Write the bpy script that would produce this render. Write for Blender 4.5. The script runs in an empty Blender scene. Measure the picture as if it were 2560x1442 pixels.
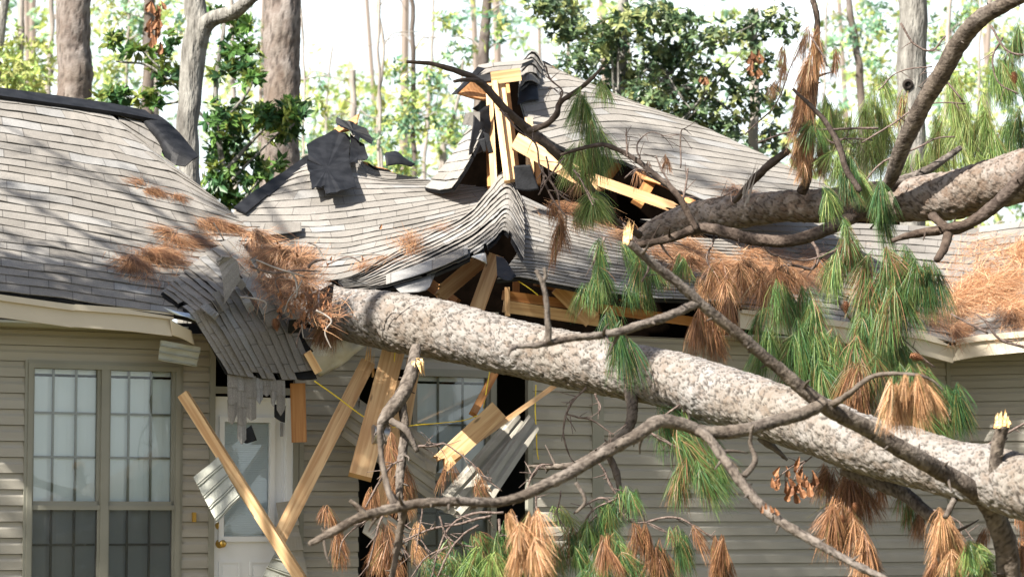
import bpy, math, random
import numpy as np
from mathutils import Vector, Matrix, noise
random.seed(7); rng = np.random.default_rng(7)
sc = bpy.context.scene
# ------------------------------------------------------------------ camera, world, sun, exposure
F = 7000.0                       # focal length in pixels of the 2560 x 1442 photograph
CAMZ = 1.3
PITCH = math.atan(580 / F)
cam = bpy.data.cameras.new('camera'); camo = bpy.data.objects.new('camera', cam)
sc.collection.objects.link(camo); sc.camera = camo
cam.sensor_width = 36; cam.lens = 36 * F / 2560; cam.clip_start = 0.1; cam.clip_end = 3000
camo.location = (0, 0, CAMZ); camo.rotation_euler = (math.pi / 2 + PITCH, 0, 0)
cam.dof.use_dof = True; cam.dof.focus_distance = 20.5; cam.dof.aperture_fstop = 3.2
SUN = Vector((-0.49, -0.52, 0.70)).normalized()      # towards the sun
w = bpy.data.worlds.new('World'); sc.world = w; w.use_nodes = True
wn = w.node_tree.nodes; wl = w.node_tree.links
sky = wn.new('ShaderNodeTexSky'); sky.sky_type = 'NISHITA'; sky.sun_disc = False
sky.sun_elevation = math.asin(SUN.z); sky.sun_rotation = math.atan2(SUN.x, SUN.y)
sky.air_density = 1.0; sky.dust_density = 3.0; sky.ozone_density = 0.6
bgn = wn['Background']; bgn.inputs[1].default_value = 0.05
# white cloud-like band mixed in low to whiten the sky, open sky above
wt = wn.new('ShaderNodeTexCoord'); ws = wn.new('ShaderNodeSeparateXYZ'); wl.new(wt.outputs['Generated'], ws.inputs[0])
wr = wn.new('ShaderNodeMapRange'); wr.inputs[1].default_value = .20; wr.inputs[2].default_value = .34; wr.inputs[3].default_value = .97; wr.inputs[4].default_value = .04; wl.new(ws.outputs[2], wr.inputs[0])
wno = wn.new('ShaderNodeTexNoise'); wno.inputs['Scale'].default_value = 9; wno.inputs['Detail'].default_value = 6; wl.new(wt.outputs['Generated'], wno.inputs['Vector'])
wm2 = wn.new('ShaderNodeMapRange'); wm2.inputs[1].default_value = .35; wm2.inputs[2].default_value = .65; wm2.inputs[3].default_value = .6; wm2.inputs[4].default_value = 1.0; wl.new(wno.outputs['Fac'], wm2.inputs[0])
wmm = wn.new('ShaderNodeMath'); wmm.operation = 'MULTIPLY'; wl.new(wr.outputs[0], wmm.inputs[0]); wl.new(wm2.outputs[0], wmm.inputs[1])
wmx = wn.new('ShaderNodeMix'); wmx.data_type = 'RGBA'; wmx.inputs[7].default_value = (9.5, 10.4, 10.7, 1); wl.new(wmm.outputs[0], wmx.inputs[0]); wl.new(sky.outputs[0], wmx.inputs[6]); wl.new(wmx.outputs[2], bgn.inputs[0])
sl = bpy.data.lights.new('sun', 'SUN'); so = bpy.data.objects.new('sun', sl); sc.collection.objects.link(so)
sl.energy = 5.0; sl.angle = math.radians(0.5); sl.color = (1.0, 0.93, 0.82)
so.rotation_euler = SUN.to_track_quat('Z', 'Y').to_euler()
sc.view_settings.view_transform = 'Standard'; sc.view_settings.look = 'None'
sc.view_settings.exposure = 1.82; sc.view_settings.gamma = 1.0
# ------------------------------------------------------------------ pixel -> place
CO = Vector((0, 0, CAMZ)); cp, sp = math.cos(PITCH), math.sin(PITCH)
def ray(px, py):
    a = (px - 1280) / F; b = (721 - py) / F
    return Vector((a, cp - b * sp, sp + b * cp))
def P(px, py, Y):
    r = ray(px, py); return CO + r * (Y / r.y)
D = Vector((12000, 7000, 0)).normalized()            # the house front runs to the right and away
N = Vector((D.y, -D.x, 0))                           # its outward normal
P0 = Vector((-1220 * 20.05 / F, 20.05, 0))
def hit(px, py, pt, n):
    r = ray(px, py); return CO + r * ((pt - CO).dot(n) / r.dot(n))
def on(px, py, off=0.0):
    return hit(px, py, P0 + N * off, N)
def tz(px, py, off=0.0):
    q = on(px, py, off); return (q - P0).dot(D), q.z
def wp(t, z, off=0.0):
    q = P0 + D * t + N * off; return Vector((q.x, q.y, z))
def wy(px, off=0.0, py=1000): return on(px, py, off).y
# ------------------------------------------------------------------ objects
C = sc.collection
def tag(o, label=None, cat=None, group=None, kind=None):
    if label: o['label'] = label
    if cat: o['category'] = cat
    if group: o['group'] = group
    if kind: o['kind'] = kind
    return o
def thing(name, label, cat, loc=(0, 0, 0), group=None):
    o = bpy.data.objects.new(name, None); C.objects.link(o); o.location = loc; o.empty_display_size = .2
    return tag(o, label, cat, group)
class MB:
    def __init__(s): s.v = []; s.f = []; s.uv = []; s.c = []; s.hasuv = False; s.hasc = False; s.mi = []; s.cur = 0
    def add(s, vs, fs, uvs=None, col=None):
        b = len(s.v); s.v += [tuple(q) for q in vs]
        for k, f in enumerate(fs):
            s.f.append([b + i for i in f]); s.mi.append(s.cur)
            if uvs: s.uv += uvs[k]; s.hasuv = True
            else: s.uv += [(0, 0)] * len(f)
        if col is not None:
            s.hasc = True
            s.c += (col if isinstance(col, list) else [col] * len(vs))
        else: s.c += [(1, 1, 1)] * len(vs)
    def quad(s, a, b, c, d, uv=None, col=None): s.add([a, b, c, d], [(0, 1, 2, 3)], [uv] if uv else None, col)
    def hexa(s, p, col=None):     # p: 8 corners, bottom ring 0-3, top ring 4-7
        s.add(p, [(3, 2, 1, 0), (4, 5, 6, 7), (0, 1, 5, 4), (1, 2, 6, 5), (2, 3, 7, 6), (3, 0, 4, 7)], None, col)
    def wbox(s, t0, t1, z0, z1, o0, o1):
        s.hexa([wp(t0, z0, o0), wp(t1, z0, o0), wp(t1, z0, o1), wp(t0, z0, o1),
                wp(t0, z1, o0), wp(t1, z1, o0), wp(t1, z1, o1), wp(t0, z1, o1)])
    def beam(s, a, b, wd, th, up=Vector((0, -1, 0)), ragged=0.0, seed=0, tw=0.0):
        """board from a to b, wide face (wd) seen from direction up, thickness th; split rough ends."""
        a = Vector(a); b = Vector(b); ax = (b - a).normalized(); side = ax.cross(Vector(up)).normalized(); nn = side.cross(ax).normalized()
        rr = random.Random(seed); n = 7 if ragged else 1; L = (b - a).length
        vs = []; fs = []; uvs = []
        def ring(o, e): return [o + side * (wd * (i / n - .5)) + nn * (th * (j - .5)) for i in range(n + 1) for j in (0, 1)]
        ea = [0.0] * (n + 1); eb = [rr.uniform(-ragged, ragged * .4) for _ in range(n + 1)]
        ra = []; rb = []
        for i in range(n + 1):
            for j in (0, 1):
                ra.append(a + side * (wd * (i / n - .5)) + nn * (th * (j - .5)))
                rb.append(b + side * (wd * (i / n - .5)) + nn * (th * (j - .5)) + ax * eb[i])
        vs = ra + rb; m = len(ra)
        for i in range(n):
            for j in (0, 1):
                q = (2 * i + j, 2 * i + 2 + j, m + 2 * i + 2 + j, m + 2 * i + j)
                q = q if j else q[::-1]
                fs.append(q); ww = wd / n
                u = [(i * ww, 0), ((i + 1) * ww, 0), ((i + 1) * ww, L), (i * ww, L)]
                uvs.append(u if j else u[::-1])
            fs.append((2 * i, 2 * i + 2, 2 * i + 3, 2 * i + 1)); uvs.append([(0, 0), (.02, 0), (.02, .02), (0, .02)])
            fs.append((m + 2 * i + 1, m + 2 * i + 3, m + 2 * i + 2, m + 2 * i)); uvs.append([(0, 0), (.02, 0), (.02, .02), (0, .02)])
        fs.append((0, 1, m + 1, m)); uvs.append([(0, 0), (th, 0), (th, L), (0, L)])
        e = 2 * n; fs.append((e, m + e, m + e + 1, e + 1)); uvs.append([(0, 0), (0, L), (th, L), (th, 0)])
        s.add(vs, fs, uvs)
    def build(s, name, mat, parent=None, smooth=False):
        me = bpy.data.meshes.new(name); me.from_pydata(s.v, [], s.f)
        for m in (mat if isinstance(mat, (list, tuple)) else [mat]): me.materials.append(m)
        if any(s.mi): me.polygons.foreach_set('material_index', s.mi)
        if s.hasuv:
            l = me.uv_layers.new(name='UVMap'); l.data.foreach_set('uv', np.array(s.uv, dtype=np.float32).ravel())
        if s.hasc:
            a = me.color_attributes.new('Col', 'FLOAT_COLOR', 'POINT')
            cc = np.ones((len(s.v), 4), dtype=np.float32); cc[:, :3] = np.array(s.c, dtype=np.float32); a.data.foreach_set('color', cc.ravel())
        if smooth: me.polygons.foreach_set('use_smooth', [True] * len(me.polygons))
        me.update(); o = bpy.data.objects.new(name, me); C.objects.link(o)
        if parent is not None:
            o.parent = parent
            q = parent; M = Vector((0, 0, 0))
            while q is not None: M += q.location; q = q.parent
            o.location = -M
        return o
def cr(pts, sub):
    """Catmull-Rom through rows of numbers."""
    p = np.array(pts, dtype=float)
    if len(p) < 3:
        return np.array([p[0] + (p[-1] - p[0]) * i / sub for i in range(sub + 1)])
    e = np.vstack([2 * p[0] - p[1], p, 2 * p[-1] - p[-2]]); out = []
    for i in range(1, len(e) - 2):
        for k in range(sub):
            t = k / sub; a, b, c, d = e[i - 1], e[i], e[i + 1], e[i + 2]
            out.append(.5 * (2 * b + (c - a) * t + (2 * a - 5 * b + 4 * c - d) * t * t + (3 * b - 3 * c + d - a) * t ** 3))
    out.append(p[-1]); return np.array(out)
def tube(mb, pts, radii, seg=8, bark=0.0, scale=1.0, seed=0, knob=0.0, col0=None, flat=1.0):
    """pts: world path; radii per point. bark>0 carves plates into the surface (depth in m)."""
    pts = np.array([tuple(q) for q in pts]); n = len(pts)
    T = np.gradient(pts, axis=0); T /= np.linalg.norm(T, axis=1)[:, None] + 1e-9
    ref = np.array([0, 0, 1.0]) if abs(T[0][2]) < .9 else np.array([1.0, 0, 0])
    U = np.cross(T[0], ref); U /= np.linalg.norm(U); s = 0.0; vs = []; cs = []
    ang = np.linspace(0, 2 * math.pi, seg, endpoint=False)
    for i in range(n):
        if i: s += np.linalg.norm(pts[i] - pts[i - 1])
        U = U - T[i] * U.dot(T[i]); U /= np.linalg.norm(U) + 1e-9; V = np.cross(T[i], U); r = radii[i]
        for a in ang:
            ca, sa = math.cos(a), math.sin(a); rr = r; c = (.5, .5, .5)
            if bark > 0:
                q = Vector((ca * r * 1.0 + seed, sa * r, s * .68)) * (1 / scale)
                q2 = q + noise.noise_vector(q * 1.3) * .42 + noise.noise_vector(q * 4.1) * .16
                dd, pp = noise.voronoi(q2)
                e = dd[1] - dd[0]; e = min(1, e / .12); e = e * e * (3 - 2 * e)
                h = noise.cell(pp[0] * 7.31)
                big = noise.noise(Vector((ca * 1.3, sa * 1.3, s * 1.4 + seed)))
                tilt = (q2 - pp[0]).z
                fine = noise.noise(q * 5)
                rr = r * (1 + .045 * big) + bark * (e * (.62 + .3 * h) - .8 + (.95 * tilt + .5 * (q2 - pp[0]).x) * e + .2 * fine)
                c = (.5 + .24 * h + .28 * fine, .20 + .80 * e, .5 + .5 * fine)
            elif knob > 0:
                rr = r * (1 + knob * noise.noise(Vector((ca * 1.4, sa * 1.4, s / max(r, .004) * .3 + seed))) + knob * .6 * noise.noise(Vector((ca * 3, sa * 3, s / max(r, .004) * .9 + seed))))
                c = (.5 + .5 * noise.noise(Vector((ca, sa, s * 20 + seed))),) * 3
            vs.append(pts[i] + (U * ca + V * sa * flat) * rr); cs.append(c if col0 is None else col0)
    fs = []
    for i in range(n - 1):
        for j in range(seg):
            k = (j + 1) % seg; fs.append((i * seg + j, i * seg + k, (i + 1) * seg + k, (i + 1) * seg + j))
    b0 = len(vs); vs.append(pts[0]); vs.append(pts[-1]); cs += [(.5, .5, .5)] * 2
    for j in range(seg):
        k = (j + 1) % seg; fs.append((b0, k, j)); fs.append((b0 + 1, (n - 1) * seg + j, (n - 1) * seg + k))
    mb.add(vs, fs, None, cs)
def bpath(spec, sub=8, wob=0.0, seed=0):
    """spec rows (px, py, Y, r_px) -> world points and radii, smooth path."""
    w3 = [list(P(a, b, Y)) + [r * Y / F] for a, b, Y, r in spec]
    q = cr(w3, sub); pts = q[:, :3]; r = np.maximum(q[:, 3], .0015)
    if wob:
        for i in range(len(pts)):
            v = noise.noise_vector(Vector(pts[i]) * 3.1 + Vector((seed, 0, 0))); pts[i] += np.array(v) * wob * min(1, i / 3)
    return pts, r
def dense(pts, r, step):
    """resample a path evenly."""
    d = np.r_[0, np.cumsum(np.linalg.norm(np.diff(pts, axis=0), axis=1))]; m = max(3, int(d[-1] / step)); t = np.linspace(0, d[-1], m)
    return np.c_[[np.interp(t, d, pts[:, k]) for k in range(3)]].T, np.interp(t, d, r)
# ------------------------------------------------------------------ materials
def mat(name, col=(.5, .5, .5), rough=.8, metal=0.0, spec=.3):
    m = bpy.data.materials.new(name); m.use_nodes = True; b = m.node_tree.nodes['Principled BSDF']
    b.inputs['Base Color'].default_value = (*col, 1); b.inputs['Roughness'].default_value = rough
    b.inputs['Metallic'].default_value = metal; b.inputs['Specular IOR Level'].default_value = spec
    return m, m.node_tree.nodes, m.node_tree.links, b
def nmat(name, c1, c2, scale=8, rough=.8, bump=.2, bscale=40, spec=.3, metal=0, stretch=(1, 1, 1), coord='Object', dist=.02, detail=6, ramp=(.35, .65)):
    m, n, l, b = mat(name, c1, rough, metal, spec)
    tc = n.new('ShaderNodeTexCoord'); mp = n.new('ShaderNodeMapping'); mp.inputs['Scale'].default_value = stretch
    l.new(tc.outputs[coord], mp.inputs[0]); t = n.new('ShaderNodeTexNoise'); t.inputs['Scale'].default_value = scale; t.inputs['Detail'].default_value = detail
    l.new(mp.outputs[0], t.inputs['Vector']); r = n.new('ShaderNodeValToRGB'); r.color_ramp.elements[0].color = (*c1, 1); r.color_ramp.elements[1].color = (*c2, 1)
    r.color_ramp.elements[0].position = ramp[0]; r.color_ramp.elements[1].position = ramp[1]
    l.new(t.outputs['Fac'], r.inputs[0]); l.new(r.outputs[0], b.inputs['Base Color'])
    if bump:
        t2 = n.new('ShaderNodeTexNoise'); t2.inputs['Scale'].default_value = bscale; l.new(mp.outputs[0], t2.inputs['Vector'])
        bp = n.new('ShaderNodeBump'); bp.inputs['Strength'].default_value = bump; bp.inputs['Distance'].default_value = dist
        l.new(t2.outputs['Fac'], bp.inputs['Height']); l.new(bp.outputs[0], b.inputs['Normal'])
    return m
M = {}
M['siding'] = nmat('siding', (.275, .26, .225), (.325, .308, .268), 1.6, .55, .12, 60, .35, stretch=(1, 1, 6))
M['siding_back'] = mat('siding_back', (.16, .155, .14), .6)[0]
M['trim'] = nmat('trim', (.20, .20, .17), (.235, .232, .197), 3, .5, .05, 40, .4)
M['fascia'] = nmat('fascia', (.42, .375, .30), (.47, .42, .34), 2, .5, .08, 15, .4, dist=.01)
M['soffit'] = nmat('soffit', (.30, .31, .27), (.36, .37, .33), 3, .45, .3, 160, .4)
M['felt'] = nmat('tar_paper', (.004, .0045, .006), (.013, .014, .017), 9, .6, .12, 60, .2)
M['osb'] = nmat('osb_sheathing', (.30, .13, .05), (.52, .28, .13), 22, .8, .3, 60, .2, stretch=(1, 2.5, 1))
M['inside'] = nmat('attic_painted_dark', (.0012, .0009, .0007), (.003, .002, .0014), 6, .95, .2, 30, 0)  # darkness of the unlit attic put into a near-black colour
M['dark'] = nmat('room_painted_dark', (.010, .010, .011), (.018, .017, .016), 2, .9, 0)  # near-black colour carries the dark of the unlit room
M['white'] = nmat('white_paint', (.66, .68, .70), (.72, .74, .76), 3, .4, .04, 60, .45)
M['blind'] = nmat('blind_slat', (.84, .88, .89), (.88, .91, .92), 4, .5, .0)
M['plastic'] = nmat('vapour_sheet', (.50, .50, .46), (.66, .66, .62), 6, .3, .6, 9, .5, dist=.05)
M['flash'] = nmat('metal_flashing', (.45, .52, .62), (.58, .64, .72), 6, .3, .4, 12, .5, metal=.7)
M['brass'] = mat('brass', (.55, .36, .10), .3, .9)[0]
M['steel'] = nmat('galvanised_steel', (.35, .36, .38), (.50, .51, .53), 5, .35, .1, 20, .5, metal=.85)
M['yellow'] = mat('yellow_wire', (.80, .62, .05), .5)[0]
M['black'] = mat('black_metal', (.015, .015, .016), .5)[0]
M['twig'] = nmat('twig_bark', (.07, .05, .045), (.16, .125, .11), 40, .85, .5, 90, .2)
M['splinter'] = nmat('torn_wood', (.62, .36, .14), (.80, .60, .34), 30, .8, .6, 60, .2, stretch=(1, 1, 1))
M['ground'] = nmat('pine_litter', (.14, .085, .045), (.10, .12, .04), .4, .95, .6, 20, .1)
M['grey'] = nmat('grey_bark', (.10, .095, .088), (.22, .215, .20), 16, .9, .8, 40, .15, stretch=(1, 1, .22), dist=.04)
M['greythin'] = nmat('pale_bark', (.19, .17, .155), (.30, .275, .255), 8, .9, .5, 30, .15, stretch=(1, 1, .3))
M['deadleaf'] = nmat('dead_leaf', (.12, .05, .025), (.24, .115, .055), 14, .7, .1, 40, .3)
# lumber: grain along the board (UV v = length in m)
def lumber(name, c1, c2):
    m, n, l, b = mat(name, c1, .65, 0, .3)
    tc = n.new('ShaderNodeTexCoord'); mp = n.new('ShaderNodeMapping'); mp.inputs['Scale'].default_value = (34, 1.6, 1)
    oi = n.new('ShaderNodeObjectInfo'); va = n.new('ShaderNodeVectorMath'); va.operation = 'SCALE'; va.inputs['Scale'].default_value = 17
    cx = n.new('ShaderNodeCombineXYZ'); l.new(oi.outputs['Random'], cx.inputs[0]); l.new(oi.outputs['Random'], cx.inputs[1]); l.new(cx.outputs[0], va.inputs[0]); l.new(va.outputs[0], mp.inputs['Location'])
    l.new(tc.outputs['UV'], mp.inputs[0]); t = n.new('ShaderNodeTexNoise'); t.inputs['Scale'].default_value = 1; t.inputs['Detail'].default_value = 4; t.inputs['Distortion'].default_value = .6
    l.new(mp.outputs[0], t.inputs['Vector']); r = n.new('ShaderNodeValToRGB'); r.color_ramp.elements[0].color = (*c1, 1); r.color_ramp.elements[1].color = (*c2, 1)
    r.color_ramp.elements[0].position = .38; r.color_ramp.elements[1].position = .62; l.new(t.outputs['Fac'], r.inputs[0])
    # knots
    mp2 = n.new('ShaderNodeMapping'); mp2.inputs['Scale'].default_value = (11, 3.2, 1); l.new(va.outputs[0], mp2.inputs['Location']); l.new(tc.outputs['UV'], mp2.inputs[0])
    v = n.new('ShaderNodeTexVoronoi'); v.inputs['Scale'].default_value = 1; l.new(mp2.outputs[0], v.inputs['Vector'])
    r2 = n.new('ShaderNodeValToRGB'); r2.color_ramp.elements[0].position = .06; r2.color_ramp.elements[1].position = .14; r2.color_ramp.elements[0].color = (.28, .28, .28, 1)
    l.new(v.outputs['Distance'], r2.inputs[0]); mx = n.new('ShaderNodeMix'); mx.data_type = 'RGBA'; mx.blend_type = 'MULTIPLY'; mx.inputs[0].default_value = .9
    l.new(r.outputs[0], mx.inputs[6]); l.new(r2.outputs[0], mx.inputs[7]); l.new(mx.outputs[2], b.inputs['Base Color'])
    return m
M['lumber'] = lumber('pine_lumber', (.41, .24, .115), (.58, .40, .22))
M['lumberdark'] = lumber('aged_lumber', (.28, .12, .04), (.42, .21, .08))
# shingles: UV u = tab count along the course, v = course number
def shingle_mat():
    m, n, l, b = mat('asphalt_shingles', (.2, .19, .17), .92, 0, .15)
    uv = n.new('ShaderNodeTexCoord'); sx = n.new('ShaderNodeSeparateXYZ'); l.new(uv.outputs['UV'], sx.inputs[0])
    fu = n.new('ShaderNodeMath'); fu.operation = 'FLOOR'; l.new(sx.outputs[0], fu.inputs[0])
    fv = n.new('ShaderNodeMath'); fv.operation = 'FLOOR'; l.new(sx.outputs[1], fv.inputs[0])
    cb = n.new('ShaderNodeCombineXYZ'); l.new(fu.outputs[0], cb.inputs[0]); l.new(fv.outputs[0], cb.inputs[1])
    wn_ = n.new('ShaderNodeTexWhiteNoise'); wn_.noise_dimensions = '2D'; l.new(cb.outputs[0], wn_.inputs['Vector'])
    r = n.new('ShaderNodeValToRGB'); e = r.color_ramp.elements; e[0].color = (.160, .150, .138, 1); e[1].color = (.198, .198, .198, 1)
    k = r.color_ramp.elements.new(.35); k.color = (.178, .169, .158, 1); k = r.color_ramp.elements.new(.7); k.color = (.196, .185, .172, 1)
    l.new(wn_.outputs['Value'], r.inputs[0])
    g = n.new('ShaderNodeTexNoise'); g.inputs['Scale'].default_value = 160; g.inputs['Detail'].default_value = 3; l.new(uv.outputs['Object'], g.inputs['Vector'])
    gr = n.new('ShaderNodeMapRange'); gr.inputs[1].default_value = .3; gr.inputs[2].default_value = .7; gr.inputs[3].default_value = .72; gr.inputs[4].default_value = 1.28; l.new(g.outputs['Fac'], gr.inputs[0])
    g2 = n.new('ShaderNodeTexNoise'); g2.inputs['Scale'].default_value = 2.2; g2.inputs['Detail'].default_value = 5; l.new(uv.outputs['Object'], g2.inputs['Vector'])
    gr2 = n.new('ShaderNodeMapRange'); gr2.inputs[1].default_value = .3; gr2.inputs[2].default_value = .7; gr2.inputs[3].default_value = .84; gr2.inputs[4].default_value = 1.12; l.new(g2.outputs['Fac'], gr2.inputs[0])
    mu = n.new('ShaderNodeMath'); mu.operation = 'MULTIPLY'; l.new(gr.outputs[0], mu.inputs[0]); l.new(gr2.outputs[0], mu.inputs[1])
    fr = n.new('ShaderNodeMath'); fr.operation = 'FRACT'; l.new(sx.outputs[0], fr.inputs[0])
    gt = n.new('ShaderNodeMath'); gt.operation = 'GREATER_THAN'; gt.inputs[1].default_value = .022; l.new(fr.outputs[0], gt.inputs[0])
    gm = n.new('ShaderNodeMapRange'); gm.inputs[3].default_value = .5; gm.inputs[4].default_value = 1; l.new(gt.outputs[0], gm.inputs[0])
    mu2 = n.new('ShaderNodeMath'); mu2.operation = 'MULTIPLY'; l.new(mu.outputs[0], mu2.inputs[0]); l.new(gm.outputs[0], mu2.inputs[1])
    vm = n.new('ShaderNodeVectorMath'); vm.operation = 'SCALE'; l.new(r.outputs[0], vm.inputs[0]); l.new(mu2.outputs[0], vm.inputs['Scale']); l.new(vm.outputs[0], b.inputs['Base Color'])
    bp = n.new('ShaderNodeBump'); bp.inputs['Strength'].default_value = .5; bp.inputs['Distance'].default_value = .004; l.new(g.outputs['Fac'], bp.inputs['Height']); l.new(bp.outputs[0], b.inputs['Normal'])
    return m
M['shingle'] = shingle_mat()
def colmat(name, crack, c1, c2, c3=None, rough=.9, bump=.5, bscale=60, spec=.15):
    """bark: attribute Col r = plate tone, g = 0 in cracks, b = fine tone."""
    m, n, l, b = mat(name, c1, rough, 0, spec)
    a = n.new('ShaderNodeAttribute'); a.attribute_name = 'Col'; s = n.new('ShaderNodeSeparateColor'); l.new(a.outputs['Color'], s.inputs[0])
    tc = n.new('ShaderNodeTexCoord'); t = n.new('ShaderNodeTexNoise'); t.inputs['Scale'].default_value = bscale * .4; t.inputs['Detail'].default_value = 5; l.new(tc.outputs['Object'], t.inputs['Vector'])
    ad = n.new('ShaderNodeMath'); ad.operation = 'MULTIPLY_ADD'; ad.inputs[1].default_value = .8; l.new(t.outputs['Fac'], ad.inputs[0]); 
    sb = n.new('ShaderNodeMath'); sb.operation = 'SUBTRACT'; sb.inputs[1].default_value = .4; l.new(s.outputs[0], sb.inputs[0]); l.new(sb.outputs[0], ad.inputs[2])
    r = n.new('ShaderNodeValToRGB'); e = r.color_ramp.elements; e[0].color = (*c1, 1); e[0].position = .15; e[1].color = (*c2, 1); e[1].position = .85
    if c3: k = e.new(.5); k.color = (*c3, 1)
    l.new(ad.outputs[0], r.inputs[0]); mx = n.new('ShaderNodeMix'); mx.data_type = 'RGBA'; mx.inputs[6].default_value = (*crack, 1)
    l.new(s.outputs[1], mx.inputs[0]); l.new(r.outputs[0], mx.inputs[7]); t3 = n.new('ShaderNodeTexNoise'); t3.inputs['Scale'].default_value = 1.9; t3.inputs['Detail'].default_value = 4; l.new(tc.outputs['Object'], t3.inputs['Vector'])
    r3 = n.new('ShaderNodeValToRGB'); r3.color_ramp.elements[0].position = .36; r3.color_ramp.elements[1].position = .62; r3.color_ramp.elements[0].color = (.82, .77, .70, 1); r3.color_ramp.elements[1].color = (1.0, 1.0, 1.0, 1); l.new(t3.outputs['Fac'], r3.inputs[0])
    m3 = n.new('ShaderNodeMix'); m3.data_type = 'RGBA'; m3.blend_type = 'MULTIPLY'; m3.inputs[0].default_value = 1; l.new(mx.outputs[2], m3.inputs[6]); l.new(r3.outputs[0], m3.inputs[7]); l.new(m3.outputs[2], b.inputs['Base Color'])
    t2 = n.new('ShaderNodeTexNoise'); t2.inputs['Scale'].default_value = bscale; t2.inputs['Detail'].default_value = 6; l.new(tc.outputs['Object'], t2.inputs['Vector'])
    bp = n.new('ShaderNodeBump'); bp.inputs['Strength'].default_value = bump; bp.inputs['Distance'].default_value = .02; l.new(t2.outputs['Fac'], bp.inputs['Height']); l.new(bp.outputs[0], b.inputs['Normal'])
    return m
M['bark'] = colmat('pine_bark', (.012, .010, .009), (.158, .135, .120), (.225, .219, .216), (.188, .176, .170))
M['bark2'] = colmat('upper_pine_bark', (.02, .015, .012), (.13, .095, .075), (.21, .19, .178), (.165, .14, .125))
M['limb'] = colmat('limb_bark', (.022, .018, .016), (.05, .041, .036), (.165, .146, .132), None)
M['limbdark'] = colmat('dark_limb_bark', (.02, .014, .012), (.035, .026, .022), (.105, .085, .075), None)
M['bgbark'] = colmat('forest_pine_bark', (.04, .033, .03), (.125, .10, .09), (.21, .19, .18), None)
def leafmat(name, trans=.35, gloss=.0, rough=.5):
    m, n, l, b = mat(name, (.1, .2, .05), rough, 0, .35)
    a = n.new('ShaderNodeAttribute'); a.attribute_name = 'Col'; l.new(a.outputs['Color'], b.inputs['Base Color'])
    t = n.new('ShaderNodeBsdfTranslucent'); l.new(a.outputs['Color'], t.inputs[0]); mx = n.new('ShaderNodeMixShader'); mx.inputs[0].default_value = trans
    out = n['Material Output']; l.new(b.outputs[0], mx.inputs[1]); l.new(t.outputs[0], mx.inputs[2]); l.new(mx.outputs[0], out.inputs[0])
    return m
M['leaf'] = leafmat('leaf', .35, rough=.32); M['needle'] = leafmat('needle', .25, rough=.45)
def glassmat(name, fac=.03):
    m = bpy.data.materials.new(name); m.use_nodes = True; n = m.node_tree.nodes; l = m.node_tree.links; n.remove(n['Principled BSDF'])
    tr = n.new('ShaderNodeBsdfTransparent'); tr.inputs[0].default_value = (.93, .97, .97, 1); gl = n.new('ShaderNodeBsdfGlossy'); gl.inputs['Roughness'].default_value = .015
    lw = n.new('ShaderNodeFresnel'); lw.inputs[0].default_value = 1.55; ad = n.new('ShaderNodeMath'); ad.operation = 'ADD'; ad.inputs[1].default_value = fac; l.new(lw.outputs[0], ad.inputs[0])
    tc = n.new('ShaderNodeTexCoord'); t = n.new('ShaderNodeTexNoise'); t.inputs['Scale'].default_value = 1.2; l.new(tc.outputs['Object'], t.inputs['Vector'])
    bp = n.new('ShaderNodeBump'); bp.inputs['Strength'].default_value = .08; bp.inputs['Distance'].default_value = .03; l.new(t.outputs['Fac'], bp.inputs['Height']); l.new(bp.outputs[0], gl.inputs['Normal'])
    mx = n.new('ShaderNodeMixShader'); l.new(ad.outputs[0], mx.inputs[0]); l.new(tr.outputs[0], mx.inputs[1]); l.new(gl.outputs[0], mx.inputs[2]); l.new(mx.outputs[0], n['Material Output'].inputs[0])
    return m
M['glass'] = glassmat('window_glass')
m_, n_, l_, b_ = mat('insect_screen', (.03, .033, .036), .8); M['screen'] = m_
tr_ = n_.new('ShaderNodeBsdfTransparent'); mx_ = n_.new('ShaderNodeMixShader'); mx_.inputs[0].default_value = .55
l_.new(tr_.outputs[0], mx_.inputs[1]); l_.new(b_.outputs[0], mx_.inputs[2]); l_.new(mx_.outputs[0], n_['Material Output'].inputs[0])
# ------------------------------------------------------------------ ground
g = MB(); R_ = 290; n_g = 24
g.quad((-R_, -R_, 0), (R_, -R_, 0), (R_, R_, 0), (-R_, R_, 0)); tag(g.build('ground', M['ground']), 'forest floor of pine litter and grass around the house', 'ground', kind='structure')
exec_parts = []
# ================================================================== THE HOUSE
Zv = Vector((0, 0, 1))
house = thing('house', 'taupe siding house with its shingled roof caved in under fallen pines', 'house', tuple(wp(4, 0)))
def grid_surface(G, lin=False):
    """G rows bottom -> top of Vectors; returns S(u, v) with u, v in 0..1 (Catmull-Rom both ways)."""
    A = np.array([[tuple(q) for q in row] for row in G]); nr, nc = A.shape[:2]
    def cm(B, t):
        n = len(B) - 1; x = min(max(t, 0), 1) * n; i = min(int(x), n - 1); f = x - i
        a = B[i - 1] if i > 0 else 2 * B[0] - B[1]; d = B[i + 2] if i + 2 <= n else 2 * B[n] - B[n - 1]; b = B[i]; c = B[i + 1]
        return .5 * (2 * b + (c - a) * f + (2 * a - 5 * b + 4 * c - d) * f * f + (3 * b - 3 * c + d - a) * f ** 3)
    if lin:
        def cm(B, t):
            n = len(B) - 1; x = min(max(t, 0), 1) * n; i = min(int(x), n - 1); f = x - i; f = f if lin is True else f; return B[i] * (1 - f) + B[i + 1] * f
    def S(u, v):
        return cm(np.array([cm(A[r], u) for r in range(nr)]), v)
    return S
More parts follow.
